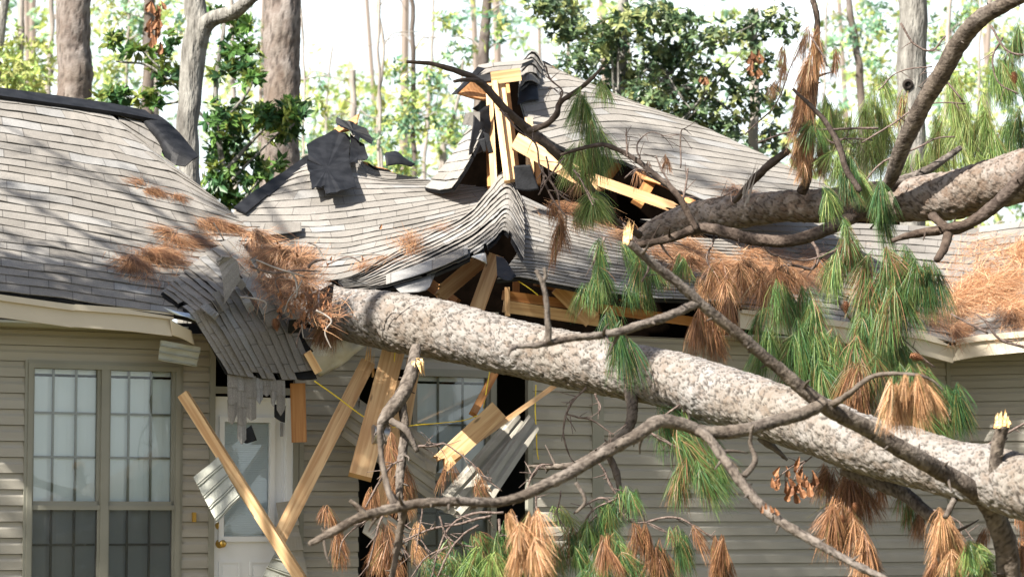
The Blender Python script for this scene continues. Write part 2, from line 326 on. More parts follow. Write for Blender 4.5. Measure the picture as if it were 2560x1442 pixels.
def shingle_patch(G, nrows, parent, seg=.11, tab=.34, lift=.011, curl=0.0, mask=None, wave=0.0, seed=0, deck=True, name='roof_slope', label=None, deckdrop=.028, flip=False, torn=False, lin=False):
    S = grid_surface(G, lin); rr = random.Random(seed); mb = MB(); A = S(0, .5); L = 0; q = A
    for i in range(1, 21): p = S(i / 20, .5); L += np.linalg.norm(p - q); q = p
    nu = max(6, int(L / seg)); VN = max(8, nrows * 2); P_ = np.zeros((nu + 1, VN + 1, 3))
    for i in range(nu + 1):
        for j in range(VN + 1): P_[i, j] = S(i / nu, j / VN)
    def at(i, v):
        x = min(max(v, 0), 1) * VN; j = min(int(x), VN - 1); return P_[i, j] * (1 - x + j) + P_[i, j + 1] * (x - j)
    dU = np.gradient(P_, axis=0); dV = np.gradient(P_, axis=1); NN = np.cross(dU, dV); NN /= np.linalg.norm(NN, axis=2)[:, :, None] + 1e-9
    if NN.mean(axis=(0, 1))[2] < 0 and not flip: NN = -NN
    def nat(i, v): x = min(max(v, 0), 1) * VN; return NN[i, min(int(round(x)), VN)]
    cum = np.zeros(nu + 1)
    for i in range(1, nu + 1): cum[i] = cum[i - 1] + np.linalg.norm(P_[i, VN // 2] - P_[i - 1, VN // 2])
    for k in range(nrows):
        v0 = k / nrows; v1 = min(1, (k + 1.25) / nrows); ph = .5 * (k % 2) + rr.uniform(-.12, .12) + rr.randint(0, 40)
        vs = []; 
        for i in range(nu + 1):
            n_ = nat(i, v0); h = lift * (1 + .25 * rr.uniform(-1, 1))
            c = noise.noise(Vector((i * seg * 1.3 + seed, k * .5, seed))) 
            h2 = h + max(0, curl * c) + curl * .25 * max(0, rr.uniform(-1, 1))
            vv = v0 + wave / nrows * noise.noise(Vector((i * seg * 2.2, k * 3.1, seed + 5)))
            a = at(i, vv); t = at(i, v1); vs += [a + n_ * (h2 - .006) , a + n_ * h2, t + n_ * .001]
        fs = []; uvs = []
        for i in range(nu):
            if mask and not mask((i + .5) / nu, (k + .5) / nrows): continue
            b = 3 * i; u0 = cum[i] / tab + ph; u1 = cum[i + 1] / tab + ph
            fs.append((b, b + 3, b + 4, b + 1)); uvs.append([(u0, k + .01), (u1, k + .01), (u1, k + .05), (u0, k + .05)])
            fs.append((b + 1, b + 4, b + 5, b + 2)); uvs.append([(u0, k + .05), (u1, k + .05), (u1, k + .95), (u0, k + .95)])
        mb.add(vs, fs, uvs)
    o = mb.build(name, M['shingle'], parent)
    if label: o['label'] = label
    if deck:
        d = MB(); vs = []; m = VN // 2
        for i in range(0, nu + 1):
            for j in range(m + 1):
                p = P_[i, min(j * 2, VN)]; n_ = NN[i, min(j * 2, VN)]; vs += [p - n_ * .004, p - n_ * deckdrop]
        fs = []; mi = []
        idx = lambda i, j, s: 2 * (i * (m + 1) + j) + s
        ok = {}
        for i in range(nu):
            for j in range(m): ok[i, j] = (not mask) or mask((i + .5) / nu, (j + .5) / m)
        for (i, j), g_ in ok.items():
            if not g_: continue
            fs.append((idx(i, j, 0), idx(i + 1, j, 0), idx(i + 1, j + 1, 0), idx(i, j + 1, 0))); mi.append(0)
            fs.append((idx(i, j, 1), idx(i, j + 1, 1), idx(i + 1, j + 1, 1), idx(i + 1, j, 1))); mi.append(1)
            for (a, b, c, e) in ((i, j, i + 1, j), (i, j + 1, i + 1, j + 1), (i, j, i, j + 1), (i + 1, j, i + 1, j + 1)):
                nb = {(i, j, i + 1, j): (i, j - 1), (i, j + 1, i + 1, j + 1): (i, j + 1), (i, j, i, j + 1): (i - 1, j), (i + 1, j, i + 1, j + 1): (i + 1, j)}[(a, b, c, e)]
                if not ok.get(nb, False): fs.append((idx(a, b, 0), idx(c, e, 0), idx(c, e, 1), idx(a, b, 1))); mi.append(1 if torn else 0)
        d.v = [tuple(q) for q in vs]; d.f = [list(f) for f in fs]; d.mi = mi; d.c = [(1, 1, 1)] * len(vs)
        d.build('roof_decking', [M['felt'], M['osb']], o)
    return o, S
def plane3(a, b, c):
    n = (b - a).cross(c - a).normalized(); return a, (n if n.z > 0 else -n)
pA, nA = plane3(on(0, 735, .52), on(440, 791, .52), P(110, 250, 22.55))
def gA(rows, pt=None, n=None):
    return [[hit(q[0], q[1], pt or pA, n or nA) + (n or nA) * (q[2] if len(q) > 2 else 0) for q in r] for r in rows]
# left slope, seen whole
maskA = lambda u, v: not (v > .80 and u > .985 - (v - .80) * 1.1 and noise.noise(Vector((u * 30, v * 30, 0))) > -2)
shingle_patch(gA([[(-260, 697), (-60, 722), (150, 748), (340, 775), (450, 790), (520, 806)],
                  [(-260, 570), (-60, 590), (150, 622), (340, 655), (500, 680, .02), (560, 672, .05)],
                  [(-260, 450), (-60, 470), (150, 500), (340, 540), (520, 580), (640, 595, .02)],
                  [(-260, 330), (-60, 350), (150, 385), (300, 410), (440, 440), (560, 515)],
                  [(-260, 208), (-60, 228), (110, 250), (200, 264), (270, 282), (330, 330)]]), 25, house, seg=.09, lift=.011, curl=.009, wave=.22, seed=1, lin=True)
# slope continues to the ridge over the torn place, with the exposed older courses
shingle_patch(gA([[(300, 312, -.03), (350, 345, -.05), (405, 385, -.05)], [(295, 285, -.02), (350, 310, -.03), (412, 335, -.04)], [(290, 270), (345, 285), (400, 305)]]), 4, house, seed=9, lift=.02, label='torn strip of shingles under the ridge')
# ridge cap: dark felt roll with bent flap
rc = MB()
pts = [(-260, 200), (-60, 226), (150, 255), (290, 275), (375, 292)]
W_ = [hit(a, b, pA, nA) for a, b in pts]
for i in range(len(W_) - 1):
    a, b = W_[i], W_[i + 1]; f = nA * .03; dn = Vector((-N.x * -.6, -N.y * -.6, -.6)) * 0
    lo = (N * .12 - Zv * .065); hi = (-N * .12 + Zv * .045)
    rc.hexa([a + lo, b + lo, b + lo + f, a + lo + f, a + hi, b + hi, b + hi + f, a + hi + f])
    rc.hexa([a + hi, b + hi, b + hi + f, a + hi + f, a + hi - N * .25 - Zv * .14, b + hi - N * .25 - Zv * .14, b + hi - N * .25 - Zv * .10, a + hi - N * .25 - Zv * .10])
rc.build('ridge_cap', M['felt'], house)
fl = MB()
FL = [[(372, 290, 0), (395, 300, .03), (440, 345, .05), (492, 402, .03)], [(360, 305, 0), (385, 330, .02), (425, 380, .04), (478, 410, .03)], [(400, 332, -.05), (412, 350, -.08), (430, 395, -.05), (465, 412, -.02)]]
SF = grid_surface(gA(FL)); n = 10
fl.add([SF(i / n, j / n) for i in range(n + 1) for j in range(n + 1)], [(i * (n + 1) + j, (i + 1) * (n + 1) + j, (i + 1) * (n + 1) + j + 1, i * (n + 1) + j + 1) for i in range(n) for j in range(n)])
fo = fl.build('ridge_flap', M['felt'], house); sm = fo.modifiers.new('s', 'SOLIDIFY'); sm.thickness = .012
# hump and saddle of the caved middle
jB = hit(620, 600, pA, nA); jB = P(620, 600, jB.y + .45); nB = (N * .62 + Zv + Vector((-.12, 0, 0))).normalized(); pB = jB
gB = lambda rows: gA(rows, pB, nB)
rB = [[(590, 690), (700, 700), (800, 705), (880, 692), (1000, 655), (1215, 562)],
      [(600, 640), (720, 640), (840, 642), (930, 625), (1060, 590), (1222, 532)],
      [(575, 590), (720, 590), (840, 590), (940, 575), (1080, 548), (1226, 508)],
      [(575, 540), (700, 540), (825, 534), (935, 521), (1080, 500), (1228, 476)],
      [(655, 487), (740, 480, .05), (820, 475, .05), (910, 470, .02), (1030, 466), (1150, 462)],
      [(738, 425), (780, 425, .06), (830, 425, .08), (880, 430, .06), (940, 442, 0), (1065, 450)],
      [(818, 370), (835, 368, .04), (850, 364, .06), (868, 363, .05), (905, 402, 0), (935, 425)]]
maskB = lambda u, v: not (v < .08 and u > .5 and noise.noise(Vector((u * 18, 3, 0))) > .25)
shingle_patch(gB(rB), 22, house, seg=.08, lift=.009, curl=.007, wave=.22, mask=maskB, seed=3)
# ridge cap strip up the hump
hc = MB(); hp = [(583, 528), (640, 485), (700, 445), (765, 400), (830, 358)]
for i in range(len(hp) - 1):
    (a, b), (c, d_) = hp[i], hp[i + 1]; pa, pb = hit(a, b, pB, nB), hit(c, d_, pB, nB); pc = hit(c + 26, d_ + 14, pB, nB); pd = hit(a + 30, b + 14, pB, nB)
    f = nB * .045; g_ = nB * .02
    hc.hexa([pa + g_, pb + g_, pc + g_, pd + g_, pa + g_ * 1.9 , pb + f, pc + g_ * 1.9, pd + f * .8])
hc.build('hip_cap', M['felt'], house)
def sheet3(G, name, m, parent, n=12, thick=.006, label=None, rough=0.0, hole=None):
    S = grid_surface(G); mb = MB(); V = []
    for i in range(n + 1):
        for j in range(n + 1):
            p = Vector(S(i / n, j / n))
            if rough: p += noise.noise_vector(p * 6) * rough
            V.append(p)
    fs = []; uvs = []
    for i in range(n):
        for j in range(n):
            if hole and hole((i + .5) / n, (j + .5) / n): continue
            fs.append((i * (n + 1) + j, (i + 1) * (n + 1) + j, (i + 1) * (n + 1) + j + 1, i * (n + 1) + j + 1)); uvs.append([(i / n, j / n)] * 4)
    mb.add(V, fs, uvs); o = mb.build(name, m, parent, smooth=True); sm = o.modifiers.new('s', 'SOLIDIFY'); sm.thickness = thick; sm.offset = 0
    if label: o['label'] = label
    return o
# tar paper draped over the hump
def polysheet(pp, pt, n, off, name, m, parent, label=None, thick=.006):
    mb = MB(); rq = random.Random(len(pp)); V = []
    for i_, q in enumerate(pp):
        q2 = pp[(i_ + 1) % len(pp)]; za, zb_ = (q[2] if len(q) > 2 else 0), (q2[2] if len(q2) > 2 else 0)
        for f_ in (0, .33, .66):
            j_ = 2.2 * (f_ > 0); V.append(hit(q[0] + (q2[0] - q[0]) * f_ + rq.uniform(-j_, j_), q[1] + (q2[1] - q[1]) * f_ + rq.uniform(-j_, j_), pt, n) + n * (off + za + (zb_ - za) * f_ + rq.uniform(-.006, .012)))
    c = sum(V, Vector()) / len(V) - n * .012
    mb.add(V + [c], [(i, (i + 1) % len(V), len(V)) for i in range(len(V))]); o = mb.build(name, m, parent); sm = o.modifiers.new('s', 'SOLIDIFY'); sm.thickness = thick
    if label: o['label'] = label
    return o
polysheet([(760, 400), (832, 360), (870, 380), (868, 440), (886, 504), (846, 516), (808, 523), (806, 500), (774, 511), (768, 470), (760, 440), (768, 436)], pB, nB, .13, 'tar_paper', M['felt'], house, 'black tar paper draped over the broken hump of the roof')
polysheet([(868, 376), (905, 402), (914, 438), (906, 444), (888, 442), (884, 452), (868, 450)], pB, nB, .15, 'tar_paper', M['felt'], house)
polysheet([(832, 357, .04), (850, 366, .05), (872, 372, .06), (905, 388, .05), (924, 402, 0), (922, 412, 0), (895, 404, .03), (872, 404, .05), (862, 390, .06), (845, 384, .04), (833, 370, .02)], pB, nB, .19, 'tar_paper', M['felt'], house, 'curled black tar paper roll at the top of the hump')
sheet3(gB([[(955, 418, 0.138), (985, 420, 0.151), (1010, 432, 0.138), (1035, 440, 0.111)], [(955, 432, 0.158), (985, 432, 0.164), (1010, 440, 0.144), (1030, 443, 0.111)], [(960, 448, 0.118), (985, 446, 0.125), (1005, 446, 0.118), (1025, 446, 0.105)]]), 'tar_paper', M['felt'], house, label='small curled flap of tar paper on the saddle', rough=.015)
for q in ([[(830, 356, .12), (862, 338, .12), (893, 316, .12)], [(842, 366, .14), (872, 360, .14), (888, 346, .14)]], [[(858, 362, .16), (885, 366, .16), (914, 372, .16)], [(866, 376, .2), (888, 388, .2), (908, 398, .18)]]):
    sheet3(gB(q), 'broken_sheathing', M['osb'], house, thick=.02, rough=.01)
sheet3(gB([[(868, 358, -.05), (880, 340, -.05), (893, 320, -.05)], [(885, 362, -.05), (895, 352, -.05), (902, 332, -.05)]]), 'tar_paper', M['felt'], house, thick=.01)
# loose shingle strip on the saddle
shingle_patch(gB([[(640, 608, .05), (700, 604, .06), (751, 594, .05)], [(650, 575, .05), (700, 572, .06), (751, 570, .05)]]), 1, house, seed=31, deck=False, name='loose_shingle_strip')
# front gable: right slope, eave rows to the right roof
pC = on(1460, 725, .5); nC = (N * .6 + Zv).normalized()
gC = lambda rows: gA(rows, pC, nC)
pF, nF = plane3(on(1850, 768, .51), on(2385, 857, .51), P(1900, 550, 24.7)); gF = lambda rows: gA(rows, pF, nF)
def gCF(rows):
    return [[(hit(q[0], q[1], pC, nC) + nC * (q[2] if len(q) > 2 else 0)).lerp(hit(q[0], q[1], pF, nF) + nF * .02, min(1, max(0, (q[0] - 1500) / 300))) for q in r] for r in rows]
shingle_patch(gCF([[(1245, 692, -.03), (1300, 694), (1460, 726), (1600, 748), (1760, 757), (1900, 768)],
                  [(1290, 640), (1370, 652), (1480, 672), (1600, 690), (1760, 708), (1910, 720)],
                  [(1310, 565), (1390, 588), (1490, 612), (1620, 640), (1760, 655), (1920, 665)],
                  [(1300, 487), (1370, 520), (1470, 552), (1600, 590), (1760, 600), (1930, 605)]]), 21, house, seg=.09, curl=.008, wave=.15, lin=True, seed=5, label='right slope of the small front gable')
c58 = hit(1308, 580, pC, nC); c58, nC1 = plane3(P(1250, 640, 21.7), P(1300, 490, 23.2), P(870, 738, 21.0))
gC1 = lambda rows: gA(rows, c58, nC1)
maskC1 = lambda u, v: not (v < .06 and noise.noise(Vector((u * 14, 1.7, 0))) > .15)
shingle_patch(gC1([[(870, 738), (960, 724), (1050, 697), (1124, 669), (1185, 640), (1235, 612, .02), (1264, 590, .03), (1308, 640, -.03)],
                   [(860, 722), (930, 712), (1030, 676), (1110, 640), (1185, 603), (1236, 572, .03), (1270, 553, .05), (1310, 594, -.03)],
                   [(852, 710), (905, 700), (1005, 650), (1100, 608), (1185, 560), (1238, 522, .04), (1276, 506, .06), (1308, 542, -.02)],
                   [(845, 700), (880, 692), (970, 636), (1060, 588), (1160, 540), (1222, 486, .04), (1262, 452, .08), (1302, 490, -.0)]]), 12, house, seg=.06, lift=.014, curl=.016, wave=.3, seed=6, mask=maskC1, label='left slope of the small front gable, its courses sprung apart')
# torn lowest courses hanging free
shingle_patch(gC1([[(966, 726, .04), (1090, 690, .05), (1170, 650, .04)], [(966, 700, .04), (1090, 662, .05), (1170, 625, .04)]]), 1, house, tab=.4, seed=32, deck=False, name='loose_shingle_strip')
shingle_patch(gC1([[(1000, 728, -.02), (1065, 722, -.02), (1080, 690, -.02)], [(980, 712, .0), (1040, 700, .0), (1090, 680, .0)]]), 1, house, tab=.4, seed=33, deck=False, name='loose_shingle_strip')
sheet3(gC1([[(1240, 640, .0), (1262, 648, .0), (1290, 690, 0)], [(1243, 690, .0), (1262, 700, .0), (1275, 702, 0)]]), 'tar_paper', M['felt'], house)
sheet3(gC1([[(1178, 648, .02), (1205, 640, .02), (1214, 634, .0)], [(1190, 660, .05), (1207, 668, .05), (1217, 660, .0)]]), 'torn_paper', M['plastic'], house)
# ------------------------------------------------------------------ tall rear roof
pD = P(1310, 300, 24.3); nD = Vector((.25, -.55, 1)).normalized(); gD = lambda rows: gA(rows, pD, nD)
shingle_patch(gD([[(1690, 475), (1790, 512), (1900, 520), (2010, 522), (2200, 530)],
                  [(1560, 402), (1680, 422), (1790, 440), (1920, 455), (2090, 476)],
                  [(1405, 372), (1530, 345), (1640, 352), (1760, 372), (1940, 402)],
                  [(1318, 310), (1420, 285), (1530, 275), (1640, 292), (1760, 318)],
                  [(1296, 235), (1380, 228), (1440, 222), (1500, 228), (1570, 250)],
                  [(1302, 172), (1318, 158), (1336, 150), (1352, 156), (1372, 166)]]), 21, house, seg=.1, lift=.009, curl=.006, wave=.15, seed=7, lin=True, label='tall hipped rear slope, torn open on its left')
shingle_patch(gD([[(1296, 240, .07), (1318, 232, .10), (1344, 222, .03)], [(1300, 195, .07), (1322, 182, .11), (1350, 190, .03)], [(1306, 165, .07), (1328, 150, .10), (1358, 165, .03)]]), 5, house, seg=.05, lift=.025, seed=8, label='ridge shingles wrapped over the peak')
sheet3(gD([[(1292, 268, .02), (1318, 262, .04), (1345, 258, .03)], [(1300, 222, .04), (1320, 222, .05), (1342, 228, .03)]]), 'tar_paper', M['felt'], house)
# top left overhang of the peak with its sheathing
def YP(rows): return [[P(*q) for q in r] for r in rows]
shingle_patch(YP([[(1186, 198, 24.4), (1235, 180, 24.2), (1300, 178, 24.2)], [(1192, 176, 24.6), (1240, 168, 24.5), (1300, 164, 24.6)], [(1196, 163, 24.9), (1240, 156, 24.9), (1334, 148, 25.0)]]), 2, house, seg=.06, seed=11, name='peak_overhang', deckdrop=.03)
sheet3(YP([[(1138, 232, 24.1), (1165, 210, 24.3), (1196, 180, 24.5)], [(1180, 245, 24.2), (1200, 235, 24.4), (1215, 200, 24.6)], [(1213, 250, 24.3), (1222, 240, 24.5), (1235, 190, 24.7)]]), 'broken_sheathing', M['osb'], house, thick=.02)
sheet3(YP([[(1130, 236, 24.0), (1160, 206, 24.2), (1194, 168, 24.4)], [(1143, 234, 24.0), (1172, 208, 24.2), (1212, 172, 24.4)]]), 'tar_paper', M['felt'], house, thick=.012)
sheet3(YP([[(1185, 190, 24.1), (1220, 186, 24.1), (1236, 185, 24.1)], [(1190, 203, 24.05), (1218, 204, 24.05), (1232, 200, 24.05)]]), 'tar_paper', M['felt'], house)
sheet3(YP([[(1196, 262, 24.2), (1215, 240, 24.4), (1232, 240, 24.5)], [(1182, 272, 24.2), (1205, 280, 24.4), (1232, 300, 24.5)]]), 'tar_paper', M['felt'], house, rough=.03)
# sheared slope left of the studs, falling towards the saddle
shingle_patch(YP([[(1062, 470, 23.6), (1100, 478, 23.5), (1132, 472, 23.4)], [(1100, 428, 23.8), (1132, 425, 23.7), (1165, 420, 23.5)], [(1140, 375, 24.0), (1165, 365, 23.8), (1195, 360, 23.6)], [(1170, 325, 24.1), (1190, 305, 23.9), (1208, 318, 23.7)], [(1195, 290, 24.2), (1208, 275, 24.1), (1222, 280, 24.0)]]), 9, house, seg=.07, curl=.02, seed=12, lin=True, label='sheared strip of roof below the peak', tab=.3)
sheet3(YP([[(1186, 282, 23.7), (1207, 268, 23.8), (1228, 262, 23.9)], [(1180, 340, 23.6), (1200, 335, 23.7), (1222, 330, 23.8)], [(1170, 385, 23.5), (1194, 382, 23.6), (1216, 372, 23.7)]]), 'tar_paper', M['felt'], house, rough=.03, label='black tar paper hanging below the peak')
shingle_patch(YP([[(1155, 312, 23.7), (1180, 314, 23.7), (1200, 318, 23.7)], [(1163, 282, 23.7), (1185, 280, 23.7), (1200, 280, 23.7)]]), 1, house, deck=False, seed=34, name='loose_shingle_strip')
for q in ([[(1208, 330, 23.5), (1222, 335, 23.5)], [(1222, 385, 23.5), (1234, 382, 23.5)]], [[(1196, 350, 23.4), (1212, 345, 23.4)], [(1210, 382, 23.4), (1216, 378, 23.4)]]):
    sheet3(YP(q), 'tar_paper', M['felt'], house)
sheet3(YP([[(1283, 415, 22.9), (1305, 413, 22.9), (1326, 412, 22.9)], [(1290, 475, 22.9), (1320, 478, 22.9), (1348, 474, 22.9)]]), 'tar_paper', M['felt'], house, label='square of tar paper on the broken studs')
# near-black sheet stands in for the unlit attic; rear slope closes it
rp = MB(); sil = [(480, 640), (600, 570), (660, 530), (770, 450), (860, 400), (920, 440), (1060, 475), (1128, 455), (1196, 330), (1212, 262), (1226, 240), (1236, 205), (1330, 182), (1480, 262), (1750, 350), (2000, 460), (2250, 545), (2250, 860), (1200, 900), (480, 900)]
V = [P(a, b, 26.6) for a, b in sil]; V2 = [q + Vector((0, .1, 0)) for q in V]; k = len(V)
rp.add(V + V2, [tuple(range(k)), tuple(range(2 * k - 1, k - 1, -1))] + [(i, k + i, k + (i + 1) % k, (i + 1) % k) for i in range(k)]); rp.build('attic_dark_sheet', M['inside'], house)
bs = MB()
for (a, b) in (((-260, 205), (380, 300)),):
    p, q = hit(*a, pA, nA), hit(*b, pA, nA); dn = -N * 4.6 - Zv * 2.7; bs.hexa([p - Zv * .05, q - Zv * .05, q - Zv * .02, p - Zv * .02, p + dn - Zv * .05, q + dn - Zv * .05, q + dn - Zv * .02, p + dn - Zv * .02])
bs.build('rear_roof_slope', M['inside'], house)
# right low roof and the wing roof
shingle_patch(gF([[(1850, 768), (2000, 790), (2150, 812), (2300, 838), (2385, 858)], [(1880, 700), (2020, 716), (2160, 734), (2300, 754), (2410, 770)], [(1900, 620), (2030, 634), (2170, 650), (2310, 664), (2430, 676)], [(1600, 548), (1900, 550), (2180, 560), (2330, 566), (2450, 570)]]), 17, house, seg=.11, curl=.01, wave=.2, seed=13, lin=True, label='low right slope under the pine straw')
N2 = Vector((-.45, -.893, 0)).normalized(); D2 = Vector((-N2.y, N2.x, 0)); cw = on(2372, 1000, 0)      # wing turns towards the camera
pG, nG = plane3(on(2385, 858, .51), on(2385, 858, .51) + D2 * 1.0 + Zv * .06, P(2500, 566, 25.3)); gG = lambda rows: gA(rows, pG, nG)
shingle_patch(gG([[(2385, 858), (2440, 842), (2560, 832), (2700, 820)], [(2412, 765), (2480, 750), (2580, 742), (2720, 730)], [(2432, 672), (2500, 662), (2600, 652), (2740, 640)], [(2450, 566), (2530, 556), (2640, 546), (2760, 530)]]), 17, house, seg=.11, curl=.01, wave=.2, seed=14, lin=True, label='slope of the right wing')
# ------------------------------------------------------------------ fascias
def fascia(pp, n, name='fascia', drop=56, label=None):
    mb = MB()
    for (a, b), (c, d_) in zip(pp[:-1], pp[1:]):
        for (lo, hi, o1) in ((0, 15, .03), (15, drop, .0)):
            pl, q = (P0 + N * .47, N) if n is None else n
            v = [hit(a, b + hi, pl, q), hit(c, d_ + hi, pl, q), hit(c, d_ + lo, pl, q), hit(a, b + lo, pl, q)]
            f = [x + q * o1 for x in v]; bk = [x - q * .03 for x in v]
            mb.hexa([bk[0], bk[1], f[1], f[0], bk[3], bk[2], f[2], f[3]])
    o = mb.build(name, M['fascia'], house)
    if label: o['label'] = label
    return o
fascia([(-260, 706), (0, 737), (180, 762), (186, 761), (330, 772), (430, 784)], None)
fascia([(1850, 768), (2100, 803), (2300, 833), (2383, 855)], None, drop=52)
wing_pl = (on(2385, 858, .5) + N2 * -.03, N2); fascia([(2383, 850), (2450, 838), (2560, 828), (2720, 815)], wing_pl, drop=52)
# sagging end of the left fascia and its soffit
for (t0, t1, zz) in ((tz(-260, 740, .45)[0], tz(470, 830, .45)[0], on(200, 812, .45).z), (tz(1840, 800, .45)[0], tz(2390, 860, .45)[0], on(2100, 850, .45).z)):
    so_ = MB(); so_.wbox(t0, t1, zz, zz + .015, -.02, .455); so_.build('soffit', M['soffit'], house)
sw = MB(); a = cw; 
def w2(s, z, off=0.0): q = cw + D2 * s + N2 * off; return Vector((q.x, q.y, z))
zz = hit(2450, 872, pG, N2).z
sw.hexa([w2(0, zz, -.05), w2(3, zz, -.05), w2(3, zz, .46), w2(0, zz, .46), w2(0, zz + .015, -.05), w2(3, zz + .015, -.05), w2(3, zz + .015, .46), w2(0, zz + .015, .46)])
sw.build('soffit', M['soffit'], house)
# bent tip of the fascia + flashing
sheet3([[on(425, 798, .5), on(450, 812, .49), on(478, 826, .47)], [on(430, 838, .47), on(455, 846, .46), on(486, 862, .44)]], 'bent_fascia_end', M['fascia'], house, thick=.01)
sheet3([[on(408, 768, .56), on(440, 776, .57), on(492, 784, .56)], [on(440, 786, .57), on(465, 792, .58), on(490, 803, .58)]], 'flashing', M['flash'], house, thick=.004, rough=.01)
# ------------------------------------------------------------------ walls of lap siding
PITCHZ = .1145; PH = .03
PROF = [(-.009, 0), (-.009, .0055), (.019, .006), (.014, .066), (.004, .086), (.003, .1145)]
def siding(t0, t1, z0, z1, mb=None, wpf=wp, name='siding'):
    own = mb is None; mb = mb or MB(); k0 = math.floor((z0 - PH) / PITCHZ); k = k0
    while PH + k * PITCHZ < z1:
        zb = PH + k * PITCHZ; pr = [(o, min(max(zb + h, z0), z1)) for o, h in PROF]
        nseg = max(1, int((t1 - t0) / .6))
        for s in range(nseg):
            a = t0 + (t1 - t0) * s / nseg; b = t0 + (t1 - t0) * (s + 1) / nseg
            for (o1, h1), (o2, h2) in zip(pr[:-1], pr[1:]):
                w1 = .0015 * noise.noise(Vector((a * 1.7, k * .9, 0))); w2_ = .0015 * noise.noise(Vector((b * 1.7, k * .9, 0)))
                mb.quad(wpf(a, h1 + w1, o1), wpf(b, h1 + w2_, o1), wpf(b, h2 + w2_, o2), wpf(a, h2 + w1, o2))
        k += 1
    mb.quad(wpf(t0, z0, -.012), wpf(t0, z1, -.012), wpf(t1, z1, -.012), wpf(t1, z0, -.012))
    for t in (t0, t1): mb.quad(wpf(t, z0, -.012), wpf(t, z1, -.012), wpf(t, z1, .003), wpf(t, z0, .003))
    if own: return mb.build(name, M['siding'], house)
T = lambda px, py=1200: tz(px, py)[0]
ZL = on(200, 812, .45).z; ZW = .15; ZR = on(2100, 850, .45).z
zwt = on(250, 905).z                                             # window head
siding(-2.6, T(60), ZW, ZL); siding(T(60), T(448), zwt, ZL); siding(T(448), T(520), ZW, ZL)
siding(T(733), T(895), ZW, ZL); siding(T(895), T(1320), on(1100, 926).z, ZR - .02)
siding(T(1320), T(1478), ZW, ZR); siding(T(1506), T(2372), ZW, ZR)
siding(0, 3.0, ZW, zz, wpf=w2)
def trim(*a):
    tr = MB(); tr.wbox(*a); tr.build('corner_trim', M['trim'], house)
trim(T(1478), T(1506), ZW, ZR, -.012, .024); trim(T(520), T(533), ZW, ZL, -.02, .03); trim(T(730), T(742), ZW, ZL - .35, -.02, .03)
trim(T(520), T(742), on(620, 985).z, on(620, 968).z, -.02, .028)
q = T(2372); trim(q - .03, q + .01, ZW, ZR, 0, .03); trim(T(1316), T(1328), ZW, on(1320, 935).z, -.02, .028)
trim(T(744), T(756), ZW, on(750, 960).z, .0, .026)
# room behind the walls, its unlit dark painted into the colour
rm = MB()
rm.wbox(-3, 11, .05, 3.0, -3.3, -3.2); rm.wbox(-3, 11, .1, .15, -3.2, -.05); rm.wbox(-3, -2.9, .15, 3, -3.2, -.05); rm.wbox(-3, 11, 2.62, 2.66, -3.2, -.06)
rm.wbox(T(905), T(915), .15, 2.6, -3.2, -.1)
rm.build('interior_lining', M['dark'], house)
